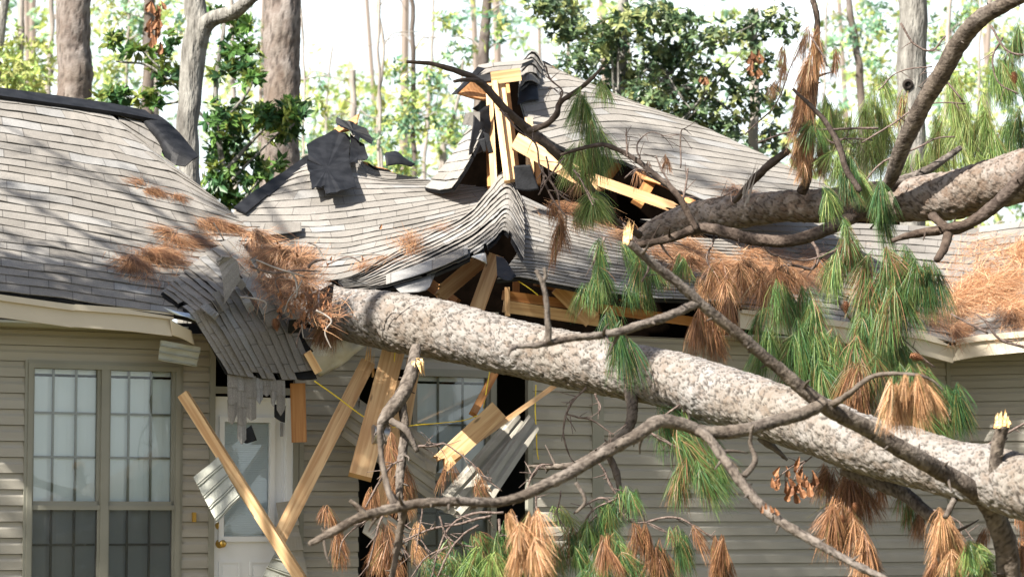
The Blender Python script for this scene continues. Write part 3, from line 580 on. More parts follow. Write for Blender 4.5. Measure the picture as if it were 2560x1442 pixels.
# ------------------------------------------------------------------ windows
def window(t0, t1, z0, zr, z1, sashes, cols, rowsU, rowsL, label=None, hz=None):
    mb = MB(); fw = .036
    mb.wbox(t0, t0 + fw, z0, z1, -.03, .035); mb.wbox(t1 - fw, t1, z0, z1, -.03, .035); mb.wbox(t0 + fw, t1 - fw, z1 - fw, z1, -.03, .035)
    mb.wbox(t0 - .022, t0, z0, z1 + .02, -.01, .024); mb.wbox(t1, t1 + .022, z0, z1 + .02, -.01, .024); mb.wbox(t0, t1, z1, z1 + .022, -.01, .026)
    W_ = (t1 - t0 - 2 * fw - (sashes - 1) * .060) / sashes; edges = []
    for s in range(sashes):
        a = t0 + fw + s * (W_ + .060); edges.append((a, a + W_))
        if s: mb.wbox(a - .060, a, z0, z1 - fw, -.03, .03)
    f = mb.build('window', M['trim'], house)
    if label: f['label'] = label
    for (a, b) in edges:
        sm_ = MB()
        sm_.wbox(a, b, zr - .035, zr, -.02, .02); sm_.wbox(a, b, zr, zr + .028, -.03, .006); sm_.wbox(a, a + .02, zr, z1 - fw, -.03, .006); sm_.wbox(b - .02, b, zr, z1 - fw, -.03, .006)
        sm_.wbox(a, a + .016, z0, zr - .035, -.02, .012); sm_.wbox(b - .016, b, z0, zr - .035, -.02, .012)
        sm_.build('sash', M['trim'], f)
        mu = MB(); H = z1 - fw - zr - .028
        for i in range(1, cols): x = a + (b - a) * i / cols; mu.wbox(x - .008, x + .008, zr + .028, z1 - fw, -.034, -.024)
        for i in range(1, rowsU): zq = zr + .028 + H * i / rowsU; mu.wbox(a + .02, b - .02, zq - .008, zq + .008, -.0335, -.0245)
        HL = .75
        for i in range(1, cols): x = a + (b - a) * i / cols; mu.wbox(x - .008, x + .008, z0, zr - .035, -.044, -.034)
        for i in range(1, rowsL): zq = zr - .035 - HL * i / rowsL; mu.wbox(a + .016, b - .016, zq - .008, zq + .008, -.0435, -.0345)
        mu.build('muntin', M['trim'], f)
        pn = MB(); pn.quad(wp(a, zr, -.02), wp(b, zr, -.02), wp(b, z1 - fw, -.02), wp(a, z1 - fw, -.02)); pn.quad(wp(a, z0, -.03), wp(b, z0, -.03), wp(b, zr, -.03), wp(a, zr, -.03)); pn.build('pane', M['glass'], f)
        sc_ = MB(); sc_.quad(wp(a + .016, z0, .004), wp(b - .016, z0, .004), wp(b - .016, zr - .035, .004), wp(a + .016, zr - .035, .004)); sc_.build('insect_screen', M['screen'], f)
    bl = MB(); x = t0 + fw * .6; i = 0; rr = random.Random(3)
    while x < t1 - fw:
        an = .38 + rr.uniform(-.16, .16); zt = z1 - fw - .055
        a_ = wp(x, z0, -.075); b_ = wp(x + .082, z0, -.075 + an * .08); u = Vector((0, 0, zt - z0)); sw_ = N * rr.uniform(-.01, .01)
        bl.quad(a_ + sw_, b_ + sw_, b_ + u, a_ + u); x += .074; i += 1
    bl.wbox(t0 + fw, t1 - fw, z1 - fw - .035, z1 - fw, -.12, -.06)
    bo = bl.build('blind', M['blind'], f); return f
window(T(64), T(446), .35, on(250, 1262).z, zwt - .02, 2, 3, 3, 3, 'wide double window with vertical blinds')
window(T(1026), T(1232), .35, on(1120, 1190).z, on(1120, 930).z, 1, 3, 2, 3, 'window behind the fallen siding')
# door
dm = MB(); t0, t1 = T(536), T(708); zd = on(620, 1000).z; za, zb = on(620, 1340).z, on(620, 1055).z; ta, tb = T(562), T(676)
dm.wbox(t0, ta, .2, zd, -.07, -.03); dm.wbox(tb, t1, .2, zd, -.07, -.03); dm.wbox(ta, tb, zb, zd, -.07, -.03); dm.wbox(ta, tb, .2, za, -.07, -.03)
door = dm.build('door', M['white'], house); door['label'] = 'white entry door with a half window'
dl = MB()
for (a, b, c, d_) in ((ta - .04, ta, za - .04, zb + .04), (tb, tb + .04, za - .04, zb + .04)): dl.wbox(a, b, c, d_, -.03, -.008)
dl.wbox(ta, tb, zb, zb + .04, -.03, -.0085); dl.wbox(ta, tb, za - .04, za, -.03, -.0085)
for (pa, pb) in ((552, 606), (630, 685)):
    a, b = T(pa), T(pb); zt = on(620, 1402).z
    dl.wbox(a, a + .014, .3, zt, -.03, -.022); dl.wbox(b - .014, b, .3, zt, -.03, -.022); dl.wbox(a + .014, b - .014, zt - .014, zt, -.03, -.022); dl.wbox(a + .03, b - .03, .3, zt - .035, -.03, -.025)
dl.build('door_moulding', M['white'], door)
gp = MB(); gp.quad(wp(ta, za, -.035), wp(tb, za, -.035), wp(tb, zb, -.035), wp(ta, zb, -.035)); gp.build('pane', M['glass'], door)
mb = MB(); zq = za
while zq < zb: mb.quad(wp(ta, zq, -.05), wp(tb, zq, -.05), wp(tb, zq + .014, -.062), wp(ta, zq + .014, -.062)); zq += .0165
mb.quad(wp(ta, za, -.066), wp(tb, za, -.066), wp(tb, zb, -.066), wp(ta, zb, -.066)); mb.build('mini_blind', M['blind'], door)
def lathe(mb, c, ax, prof, seg=16):
    ax = Vector(ax).normalized(); u = ax.orthogonal().normalized(); v = ax.cross(u); vs = []
    for (h, r) in prof:
        for i in range(seg): a = 2 * math.pi * i / seg; vs.append(Vector(c) + ax * h + (u * math.cos(a) + v * math.sin(a)) * r)
    fs = [(j * seg + i, j * seg + (i + 1) % seg, (j + 1) * seg + (i + 1) % seg, (j + 1) * seg + i) for j in range(len(prof) - 1) for i in range(seg)]
    fs += [tuple(range(seg))[::-1], tuple(range((len(prof) - 1) * seg, len(prof) * seg))]; mb.add(vs, fs)
kb = MB(); lathe(kb, on(549, 1358, -.03), N, [(0, .034), (.006, .034), (.010, .014), (.035, .013), (.042, .024), (.058, .029), (.070, .024), (.074, .01)]); kb.build('door_knob', M['brass'], door, True)
kb = MB(); lathe(kb, on(547, 1313, -.03), N, [(0, .030), (.010, .028), (.014, .018), (.020, .017)]); kb.build('deadbolt', M['brass'], door, True)
fm = MB(); zt = on(620, 992).z
fm.wbox(T(714), T(731), .2, zt, -.09, .012); fm.wbox(T(531), T(536), .2, zt, -.09, .005); fm.wbox(T(708), T(714), .2, zt, -.09, -.02); fm.wbox(T(536), T(714), zd, zt, -.09, -.02); fm.build('door_frame', M['white'], house)
hs = MB(); hs.wbox(T(704), T(709), on(700, 1090).z, on(700, 1055).z, -.03, -.012); hs.build('hinge', M['steel'], door)
db = MB(); a, b = T(478), T(487); z_, zt = on(482, 1304).z, on(482, 1280).z; db.wbox(a, b, z_, zt, .016, .034); db.wbox(a + .008, b - .008, z_ + .02, zt - .02, .034, .040); db.build('doorbell', M['brass'], house)
# ------------------------------------------------------------------ hanging roof flap over the door
rF = [[(400, 742, .53), (478, 786, .57), (525, 862, .60), (566, 934, .62)],
      [(432, 712, .44), (515, 765, .60), (570, 850, .64), (620, 942, .63)],
      [(470, 680, .32), (560, 740, .50), (620, 835, .62), (676, 948, .62)],
      [(520, 640, .20), (612, 715, .40), (680, 825, .58), (735, 950, .60)],
      [(585, 600, .10), (665, 690, .28), (735, 810, .52), (790, 944, .58)]]
GF = [[(hit(q[0], q[1], pA, nA) + nA * .035) if i == 0 else on(*q) for i, q in enumerate(r)] for r in rF]
maskF = lambda u, v: not ((u > .93 and noise.noise(Vector((v * 23, 4.2, 0))) > .05) or (.2 < u < .5 and noise.noise(Vector((u * 9, v * 9, 2.2))) > .5))
shingle_patch(GF, 13, house, seg=.06, curl=.03, lift=.016, wave=.3, seed=21, name='hanging_roof_corner', label='grey shingled roof corner folded down over the door', mask=maskF, lin=True)
rr_ = random.Random(44)
for i, (x, y, an, L_, o_) in enumerate(((530, 735, 60, 50, .62), (572, 690, 50, 46, .54), (625, 650, 60, 42, .42), (600, 745, 62, 42, .62), (500, 770, 40, 46, .64))):
    c, s_ = math.cos(math.radians(an)), math.sin(math.radians(an)); w_ = 20; G = []
    for v in (0, 1):
        G.append([on(x + c * L_ * u - s_ * w_ * v * -1, y + s_ * L_ * u - c * w_ * v, o_ + (.05 * (1 - v) if u == .5 else .02 * (1 - v)) + rr_.uniform(-.02, .03)) for u in (0, .5, 1)])
    shingle_patch(G, 1, house, seg=.05, seed=70 + i, name='loose_shingle_strip', deck=False, tab=.3, lift=.01)
# second, lower leaf of the fold and lifted edges
def quadpatch(c, rows, seed, name='loose_shingle_strip', **k): return shingle_patch([[on(*q) for q in r] for r in c], rows, house, seed=seed, name=name, deck=k.pop('deck', False), **k)
quadpatch([[(544, 650, .55), (556, 700, .62), (560, 760, .66)], [(556, 642, .62), (592, 650, .60), (600, 700, .62)]], 1, 41)
sheet3([[on(552, 655, .50), on(566, 690, .55), on(580, 712, .55)], [on(590, 665, .45), on(592, 690, .5), on(612, 720, .55)]], 'tar_paper', M['felt'], house)
quadpatch([[(600, 700, .45), (640, 755, .6), (668, 820, .62)], [(632, 690, .42), (676, 745, .55), (700, 800, .6)]], 1, 42)
quadpatch([[(690, 770, .62), (730, 800, .66), (764, 788, .66)], [(670, 740, .55), (712, 758, .6), (752, 770, .6)]], 1, 43)
sheet3([[on(722, 800, .64), on(748, 795, .66), on(772, 778, .64)], [on(720, 832, .6), on(745, 830, .6), on(765, 806, .6)]], 'tar_paper', M['felt'], house)
sheet3([[on(735, 870, .5), on(750, 880, .5), on(772, 900, .5)], [on(700, 925, .56), on(745, 948, .56), on(792, 946, .54)]], 'tar_paper', M['felt'], house, rough=.01)
sheet3([[on(690, 820, .45), on(725, 850, .45), on(760, 890, .45)], [on(720, 790, .4), on(750, 830, .4), on(782, 880, .4)]], 'tar_paper', M['felt'], house, rough=.02)
for i, (x0, x1, y1, y0) in enumerate(((568, 592, 1048, 928), (592, 615, 1100, 935), (614, 640, 1048, 940), (640, 656, 1000, 944), (656, 676, 985, 944), (676, 690, 1005, 948), (690, 712, 1030, 950))):
    zr_ = random.Random(i); q = .60
    G = [[on(x0 + 2, y1 + zr_.randint(-8, 8), q), on((x0 + x1) / 2, y1 + zr_.randint(2, 16), q + .01), on(x1 - 1, y1 - zr_.randint(0, 16), q)], [on(x0, (y0 + y1) / 2, q + .004), on((x0 + x1) / 2, (y0 + y1) / 2, q + .005), on(x1 + 1, (y0 + y1) / 2, q + .004)], [on(x0, y0, q), on((x0 + x1) / 2, y0, q + .005), on(x1, y0, q)]]
    shingle_patch(G, max(2, int((y1 - y0) / 40)), house, seg=.03, seed=50 + i, deck=False, name='dangling_shingle_strip', tab=.1, lift=.008, lin=True)
sheet3([[on(598, 1085, .59), on(610, 1105, .59), on(618, 1108, .59)], [on(628, 1062, .59), on(634, 1078, .59), on(642, 1100, .59)]], 'tar_paper', M['felt'], house)
sheet3([[on(686, 1010, .58), on(700, 1012, .58), on(714, 1014, .58)], [on(686, 1042, .58), on(700, 1052, .58), on(712, 1056, .58)]], 'tar_paper', M['felt'], house)
# felt piece with a pale stripe at the crushed joint
fo = sheet3([[on(765, 738, .75), on(800, 725, .8), on(835, 708, .75)], [on(770, 770, .8), on(800, 772, .82), on(828, 765, .8)]], 'tar_paper', M['felt'], house, rough=.01, label='tar paper scrap with a pale stripe beside the trunk')
sheet3([[on(795, 724, .84), on(800, 722, .845)], [on(794, 768, .86), on(798, 768, .86)]], 'label_stripe', M['flash'], fo, thick=.003)
# vapour sheet and gable edge right of the flap
sheet3([[on(778, 858, .12), on(850, 846, .14), on(930, 848, .12)], [on(775, 905, .10), on(845, 885, .14), on(905, 872, .12)], [on(800, 938, .05), on(850, 915, .08), on(885, 885, .06)]], 'vapour_sheet', M['plastic'], house, rough=.02, label='crumpled translucent plastic sheet in the gable')
# ------------------------------------------------------------------ framing that is still nailed to the house
def board(name, a, b, wpx, th=.038, parent=None, label=None, cat='board', group=None, m='lumber', ragged=0, seed=0, view=None, up=None):
    pa, pb = Vector(a), Vector(b); wd = wpx * (pa.y + pb.y) / 2 / F
    mb = MB(); u = up or (CO - (pa + pb) / 2).normalized()
    mb.beam(pa, pb, wd, th, up=u, ragged=ragged, seed=seed); o = mb.build(name, M[m], parent)
    if label: tag(o, label, cat, group) if parent is None else tag(o, label)
    return o
for (a, b, c, d_, y0, y1, wpx, m) in ((1222, 212, 1236, 485, 24.2, 23.4, 17, 'lumber'), (1236, 205, 1268, 455, 24.0, 23.2, 15, 'lumber'), (1252, 203, 1282, 452, 24.1, 23.3, 20, 'lumber'), (1268, 205, 1296, 440, 24.3, 23.5, 9, 'lumberdark'), (1322, 296, 1326, 462, 24.0, 23.8, 20, 'lumber'), (1342, 330, 1346, 462, 24.2, 24.0, 13, 'lumberdark'), (1215, 260, 1222, 470, 24.5, 23.6, 7, 'lumberdark')):
    board('stud', P(a, b, y0), P(c, d_, y1), wpx, parent=house, m=m, seed=a)
board('header', P(1228, 196, 24.0), P(1302, 186, 24.0), 32, parent=house)
board('top_plate', P(1288, 352, 23.5), P(1500, 470, 23.2), 42, parent=house, ragged=.1, seed=2)
board('top_plate', P(1470, 442, 23.1), P(1700, 524, 22.9), 26, parent=house, ragged=.12, seed=3)
board('rafter', P(1640, 430, 24.0), P(1592, 510, 23.6), 30, parent=house, m='lumberdark'); board('rafter', P(1545, 410, 24.3), P(1500, 470, 24.2), 22, parent=house, m='lumberdark')
board('rafter', P(1240, 640, 22.2), P(1188, 785, 21.9), 38, parent=house, ragged=.03, seed=4); board('rafter', P(1215, 640, 22.6), P(1098, 738, 22.1), 40, parent=house, ragged=.08, seed=5)
board('wall_plate', on(1262, 738, .02), on(1480, 768, .02), 24, th=.09, parent=house, m='lumberdark'); board('wall_plate', on(1264, 766, .05), on(1490, 800, .05), 30, th=.09, parent=house)
board('stud', on(1268, 718, .09), on(1269, 790, .09), 13, parent=house); board('rafter', on(1395, 715, .12), on(1480, 800, .2), 46, parent=house); board('rafter', on(1290, 690, -.2), on(1290, 745, -.2), 18, parent=house, m='lumberdark')
board('wall_plate', on(1490, 770, .02), on(1850, 820, .02), 24, th=.09, parent=house, m='lumberdark')
for i, (a, b, c, d_) in enumerate(((1140, 760, 1060, 700), (1340, 700, 1500, 740), (1560, 740, 1640, 800))): board('rafter', on(a, b, -.5), on(c, d_, -.9), 30, parent=house, m='lumberdark')
mb = MB(); mb.wbox(T(1150), T(1262), on(1200, 815).z, on(1200, 776).z, -.12, -.1); mb.build('drywall', M['white'], house)
for (a, b, c, d_) in ((560, 520, 700, 690), (1480, 520, 1730, 560)): pass
for (q) in ([[(1590, 430, 23.9), (1660, 450, 23.8), (1740, 500, 23.6)], [(1600, 445, 23.8), (1665, 468, 23.7), (1735, 520, 23.5)]],):
    sheet3(YP(q), 'broken_sheathing', M['osb'], house, thick=.02)
# ------------------------------------------------------------------ loose lumber
LG = 'broken boards hanging and leaning in front of the wall'
def loose(a, b, wpx, label, th=.038, **k): return board('lumber_board', on(*a), on(*b), wpx, th, None, label, 'board', LG, **k)
loose((458, 985, .25), (770, 1475, 1.0), 27, 'long pine board leaning across the white door from the window corner', th=.06, up=Vector((-.6, -1, .5)))
loose((920, 905, .35), (690, 1360, .6), 38, 'knotty pine board split to a point, leaning from the trunk to the door foot', ragged=.0)
loose((985, 872, .50), (900, 1192, .75), 58, 'widest yellow pine board hanging under the trunk, cut end down', th=.08)
loose((1010, 955, .3), (950, 1290, .5), 38, 'pine board hanging behind the broken branch', seed=3)
loose((1035, 900, .20), (1005, 1080, .3), 36, 'short pine board between the branch and the window', seed=5, ragged=.06)
loose((744, 958, .30), (748, 1105, .30), 38, 'short stub of orange pine hanging beside the door frame', m='lumberdark', th=.09)
loose((1245, 1025, .95), (1100, 1160, .85), 50, 'thick sunlit pine block wedged in front of the centre window', ragged=.05, seed=6, th=.09)
loose((1395, 958, .45), (1135, 1142, .95), 13, 'thin pine strip crossing the centre window from the trunk')
loose((1236, 935, .30), (1182, 1035, .55), 19, 'small orange board tipped down from the trunk over the window', m='lumberdark')
loose((768, 880, .6), (796, 930, .6), 20, 'tiny pine offcut at the tip of the hanging roof corner')
# splinters at the top of the split board
mb = MB()
for i in range(14):
    a = on(905 + i * 2.2, 930 + random.randint(-8, 14), .36); b = on(918 + i * 1.3 + random.uniform(-3, 3), 872 + random.randint(-20, 20), .36); sd = Vector((.006, 0, 0)); mb.add([a - sd, a + sd, b, a + Vector((0, .01, 0))], [(0, 1, 2), (1, 3, 2), (3, 0, 2)])
mb.build('splinters', M['splinter'], bpy.data.objects['lumber_board.001'])
# ------------------------------------------------------------------ torn siding and soffit panels
def ribbed(corners, n, m, name, label, prof='lap', cat='panel', group=None, bend=0.0):
    a, b, c, d_ = [Vector(q) for q in corners]; nn = (b - a).cross(d_ - a).normalized()
    if nn.dot(CO - a) < 0: nn = -nn
    mb = MB(); pr = [(0, .0), (.01, .020), (.55, .015), (.75, .003), (1, .002)] if prof == 'lap' else [(0, 0), (.08, 0), (.1, .012), (.2, .012), (.22, 0), (.28, 0), (.30, .010), (.34, .010), (.36, 0), (1, 0)]
    ns = 8
    for k in range(n):
        for (u1, o1), (u2, o2) in zip(pr[:-1], pr[1:]):
            v1, v2 = (k + u1) / n, (k + u2) / n
            for s in range(ns):
                x0, x1 = s / ns, (s + 1) / ns
                def pt(x, v, o): bb = bend * 4 * x * (1 - x) + .012 * noise.noise(Vector((x * 2.5, v * 3, n))); return (a * (1 - x) + b * x) * (1 - v) + (d_ * (1 - x) + c * x) * v + nn * (o + bb)
                mb.quad(pt(x0, v1, o1), pt(x1, v1, o1), pt(x1, v2, o2), pt(x0, v2, o2))
    o = mb.build(name, m, None); sm = o.modifiers.new('s', 'SOLIDIFY'); sm.thickness = .003; sm.offset = -1
    return tag(o, label, cat, group)
PG = 'torn off siding and soffit panels'
ribbed([on(852, 1090, .28), on(1090, 1262, .45), on(1085, 1160, .45), on(880, 1010, .28)], 3, M['siding'], 'siding_panel', 'grey siding sheet sagging down left of the centre window', group=PG)
ribbed([on(1015, 1148, .3), on(1092, 1185, .5), on(1095, 1120, .5), on(1010, 1050, .3)], 2, M['siding'], 'siding_panel', 'short siding sheet dipping across the lower left of the centre window', group=PG)
ribbed([on(1180, 1312, .7), on(1330, 1092, .45), on(1290, 1030, .40), on(1085, 1268, .6)], 4, M['siding'], 'siding_panel', 'sunlit bundle of siding slats standing diagonally right of the window', group=PG)
ribbed([on(1150, 1290, .8), on(1290, 1140, .6), on(1262, 1055, .55), on(1105, 1235, .7)], 3, M['siding'], 'siding_panel', 'upper sunlit siding slats lying over the diagonal bundle', group=PG)
ribbed([on(905, 1330, .5), on(1000, 1400, .6), on(1030, 1330, .55), on(930, 1255, .5)], 2, M['siding'], 'siding_panel', 'buckled siding piece low between the black gap and the centre window', group=PG)
ribbed([on(1230, 1250, .9), on(1345, 1075, .6), on(1322, 1035, .55), on(1205, 1200, .85)], 2, M['siding'], 'siding_panel', 'narrow pale siding strip at the right edge of the diagonal bundle', group=PG)
ribbed([on(893, 1060, .2), on(985, 1120, .3), on(988, 1060, .3), on(900, 998, .2)], 2, M['siding'], 'siding_panel', 'small siding scrap behind the widest hanging board', group=PG)
ribbed([on(395, 900, .35), on(490, 917, .35), on(502, 868, .4), on(402, 850, .4)], 3, M['soffit'], 'soffit_panel', 'vented soffit piece hanging above the window corner', 'rib', group=PG)
ribbed([on(542, 1306, .8), on(600, 1245, .75), on(545, 1142, .5), on(483, 1192, .5)][::1], 4, M['soffit'], 'soffit_panel', 'vented soffit piece standing on its corner against the leaning board', 'rib', group=PG)
ribbed([on(640, 1470, .8), on(770, 1530, .8), on(730, 1380, .6), on(690, 1375, .6)], 4, M['soffit'], 'soffit_panel', 'vented soffit piece lowest at the door foot', 'rib', group=PG)
ribbed([on(716, 1500, .15), on(776, 1500, .15), on(736, 1250, .1), on(690, 1256, .1)], 4, M['siding'], 'siding_panel', 'dark siding offcut leaning beside the door frame', group=PG)
# black hanging cable can and wires
def wire(name, spec, r, m, label, sub=10, cat='wire', group=None):
    mb = MB(); q = cr([tuple(on(*s)) for s in spec], sub); tube(mb, q, [r] * len(q), 6); return tag(mb.build(name, M[m], None, True), label, cat, group)
WG = 'yellow electrical cables torn from the wall'
wire('electrical_cable', [(786, 952, .62), (840, 990, .6), (900, 1035, .6), (945, 1062, .65)], .0045, 'yellow', 'yellow cable stretched from the roof corner to the metal can', group=WG)
wire('electrical_cable', [(980, 1068, .6), (1040, 1062, .6), (1110, 1056, .6), (1160, 1050, .65), (1200, 1036, .7)], .004, 'yellow', 'yellow cable lying across the centre window', group=WG)
wire('electrical_cable', [(988, 875, .55), (984, 920, .58), (978, 960, .58), (975, 1000, .55)], .004, 'yellow', 'yellow cable hanging down the widest board', group=WG)
wire('electrical_cable', [(1340, 962, .2), (1338, 1020, .22), (1341, 1080, .22), (1342, 1118, .2), (1346, 1148, .2)], .005, 'yellow', 'yellow cable dangling over the siding right of the black gap', group=WG)
wire('electrical_cable', [(1224, 930, .4), (1216, 975, .45), (1208, 1020, .45)], .004, 'yellow', 'short yellow cable above the sunlit pine block', group=WG)
wire('electrical_cable', [(1292, 700, .3), (1325, 722, .4), (1345, 738, .4)], .004, 'yellow', 'yellow cable end poking out under the front gable', group=WG)
can = MB(); c = on(930, 1085, .72); ax = Vector((.9, .35, -.1)).normalized(); lathe(can, c, ax, [(0, .068), (.004, .074), (.008, .068), (.12, .066), (.125, .03)], 20); tag(can.build('recessed_light_can', M['steel'], None, True), 'round galvanised light can hanging by the yellow cable', 'light can')
# ================================================================== FALLEN PINES
def needles(mb, apex, L, wd, n, cols, lean=(0, 0, -1), seed=0, thick=.0028, twig=.35, droop=.5, depth=.6):
    """a drooping tuft of long needles: leaves the twig over a short length, bends down and fans out."""
    rr = np.random.default_rng(seed); ld = np.array(lean, dtype=float); ld /= np.linalg.norm(ld); apex = np.array(tuple(apex))
    e1 = np.cross(ld, [0, 1, 0]); e1 = e1 / (np.linalg.norm(e1) + 1e-9); e2 = np.cross(ld, e1)
    tones = [np.array(c) for c in cols]
    for i in range(int(n * 1.9)):
        s = rr.random() ** .8; a = rr.random() * 6.283; rad = math.sqrt(rr.random()); out = e1 * math.cos(a) + e2 * math.sin(a) * depth
        base = apex + ld * s * L * .45 + out * .006 + e1 * math.sin(s * 5 + seed) * L * .03
        l = L * (.50 + .22 * rr.random()); v = wd * .62 * rad * (1.05 - .35 * s)
        p1 = base + ld * l * .28 + out * v * .42; p2_ = base + ld * l * .64 + out * v * .74 + np.array([0, 0, -.03 * L * rad]); tip = base + ld * l + out * v * (.85 + .25 * rr.random()) + rr.normal(size=3) * .012 * L + np.array([0, 0, -droop * .1 * L * rad])
        sd = np.cross(ld * l + out * v, rr.normal(size=3)); sd = sd / (np.linalg.norm(sd) + 1e-9) * thick * .42
        c = tones[rr.integers(len(tones))] * (.62 + .75 * rr.random()); c = tuple(np.clip(c, 0, 1))
        mb.add([base - sd, base + sd, p1 + sd, p1 - sd, p2_ + sd, p2_ - sd, tip + sd * .3, tip - sd * .3], [(0, 1, 2, 3), (3, 2, 4, 5), (5, 4, 6, 7)], None, c)
GR = [(.055, .13, .038), (.085, .17, .045), (.035, .10, .038), (.15, .20, .06)]
GD = [(.025, .08, .035), (.04, .105, .032), (.07, .12, .035)]
YG = [(.25, .33, .09), (.17, .27, .07), (.32, .34, .14), (.12, .22, .06)]
BR = [(.26, .13, .065), (.19, .09, .045), (.34, .185, .095), (.13, .062, .035)]
LB = [(.46, .26, .135), (.38, .205, .105), (.54, .34, .20)]
MX = GR + BR[:2]; MG = GR + GR + BR[:1]
def tuft(parent, px, py, L, wd, n, cols, Y, lx=0.0, seed=0, ly=0.0, name='needle_cluster'):
    """px,py apex; L, wd in pixels; lx sideways lean per unit drop. Several uneven sprays on crooked little twigs."""
    mb = MB(); k = Y / F; rr = random.Random(seed * 7 + int(px)); m = 4 if L > 85 else 3
    cols = list(cols) * 3 + [(.20, .11, .045), (.13, .12, .04)]
    for j in range(m):
        x = px + rr.uniform(-.28, .28) * wd * (j > 0); y = py + rr.uniform(-.12, .30) * L * (j > 0); f = rr.uniform(.62, 1.05) if j else .95
        needles(mb, P(x, y, Y + rr.uniform(-.1, .1)), L * k * 1.15 * f, wd * k * rr.uniform(.5, .95), int(n * .42), cols, (lx + rr.uniform(-.28, .28) * (1.7 if j == m - 1 else 1), ly + rr.uniform(-.2, .2), -1), seed + j * 13 + int(px) * 7 + int(py))
    return mb.build(name, M['needle'], parent)
def limb(parent, spec, seed=0, seg=8, m='limb', name='branch', wob=.012, sub=8, fine=False, label=None):
    pts, r = bpath(spec, sub, wob, seed); r = r * .88; mb = MB()
    if fine: pts, r = dense(pts, r, .014); tube(mb, pts, r, 22, bark=.0045, scale=.05, seed=seed)
    else: tube(mb, pts, r, seg, knob=.30, seed=seed)
    if fine and spec[0][3] < 34:
        rs = random.Random(seed + 99)
        for _ in range(max(3, int(len(pts) * .014 / .16))):
            x = rs.randrange(4, len(pts) - 4); t = Vector(pts[x + 2] - pts[x - 2]).normalized(); d = (t.cross(Vector((rs.uniform(-1, 1), rs.uniform(-1, 1), rs.uniform(-1, 1)))).normalized() + t * .4).normalized(); L = rs.choice((.02, .03, .05, .14)) + r[x]; a = Vector(pts[x]); k_ = Vector((rs.uniform(-.3, .3), 0, rs.uniform(-.3, .3))) * L
            tube(mb, cr([tuple(a), tuple(a + d * L * .6), tuple(a + d * L + k_ * .5)], 3), np.linspace(min(.012, r[x] * .5), .003, 7), 6, knob=.3, seed=x, col0=(.4, .8, .5))
    if m.startswith('limb') and not fine: mb.c = [(q[0], .85, q[2]) for q in mb.c]
    o = mb.build(name, M[m], parent, True)
    if label: o['label'] = label
    return o
def twigs(parent, specs, Y, name='twig', m='twig'):
    for i, s in enumerate(specs):
        sd = i * 3 + int(s[0][0]); rr = random.Random(sd); k = .62
        pts, r = bpath([(q[0] + rr.uniform(-7, 7), q[1] + rr.uniform(-7, 7), Y + (q[3] if len(q) > 3 else 0), q[2] * k) for q in s], 6, .045, sd); mb = MB(); tube(mb, pts, r, 5, knob=.35, seed=sd)
        n = len(pts)
        for j in range(max(2, n // 3)):
            x = rr.randrange(1, n - 1); t = Vector(pts[x] - pts[x - 1]).normalized(); L = rr.uniform(.04, .16); d = (t * .5 + Vector((rr.uniform(-1, 1), rr.uniform(-.6, .6), rr.uniform(-1, .8)))).normalized(); a = Vector(pts[x]); bnd = Vector((rr.uniform(-.4, .4), 0, rr.uniform(-.5, .3))) * L * .5
            tube(mb, cr([tuple(a), tuple(a + d * L * .5 + bnd * .3), tuple(a + d * L + bnd)], 3), np.linspace(max(.003, r[x] * .55), .0018, 7), 4, knob=.2, seed=sd + j)
        mb.build(name, M[m], parent, True)
def splint(parent, px, py, Y, L, wd, dx=0.0, n=26, seed=0, m='splinter', name='torn_wood'):
    mb = MB(); rr = random.Random(seed); k = Y / F
    for i in range(n):
        a = P(px, py, Y) + Vector((rr.uniform(-1, 1) * wd * .5 * k, rr.uniform(-1, 1) * wd * .5 * k, rr.uniform(-.2, .2) * L * k)); h = L * k * rr.uniform(.35, 1.1); b = a + Vector((dx * h + rr.uniform(-.1, .1) * h, 0, h)) if L > 0 else a + Vector((dx * abs(h), 0, h)); s = wd * .13 * k
        mb.add([a + Vector((-s, 0, 0)), a + Vector((s, 0, 0)), a + Vector((0, s, 0)), b], [(0, 1, 3), (1, 2, 3), (2, 0, 3), (0, 2, 1)])
    mb.build(name, M[m], parent)
def cone(parent, px, py, Y, L=34, ax=(0.2, 0, -1), name='pine_cone'):
    mb = MB(); ax = Vector(ax).normalized(); u = ax.orthogonal().normalized(); v = ax.cross(u); Lw = L * Y / F; c = P(px, py, Y) - ax * Lw / 2
    lathe(mb, c, ax, [(0, Lw * .12), (Lw * .3, Lw * .24), (Lw * .6, Lw * .2), (Lw, Lw * .05)], 8)
    for k in range(9):
        h = Lw * (k + .5) / 9; r = Lw * .36 * math.sin(math.pi * (.18 + .75 * (k + .5) / 9))
        for j in range(8):
            a = 2 * math.pi * (j + .5 * (k % 2)) / 8; d = u * math.cos(a) + v * math.sin(a); t = ax.cross(d) * Lw * .09; b = c + ax * h + d * r * .5; e = c + ax * (h - Lw * .03) + d * r
            mb.add([b - t, b + t, e + t * .6, e - t * .6, e + ax * Lw * .04], [(0, 1, 2, 3), (3, 2, 4), (0, 3, 4), (1, 4, 2)])
    mb.build(name, M['deadleaf'], parent)
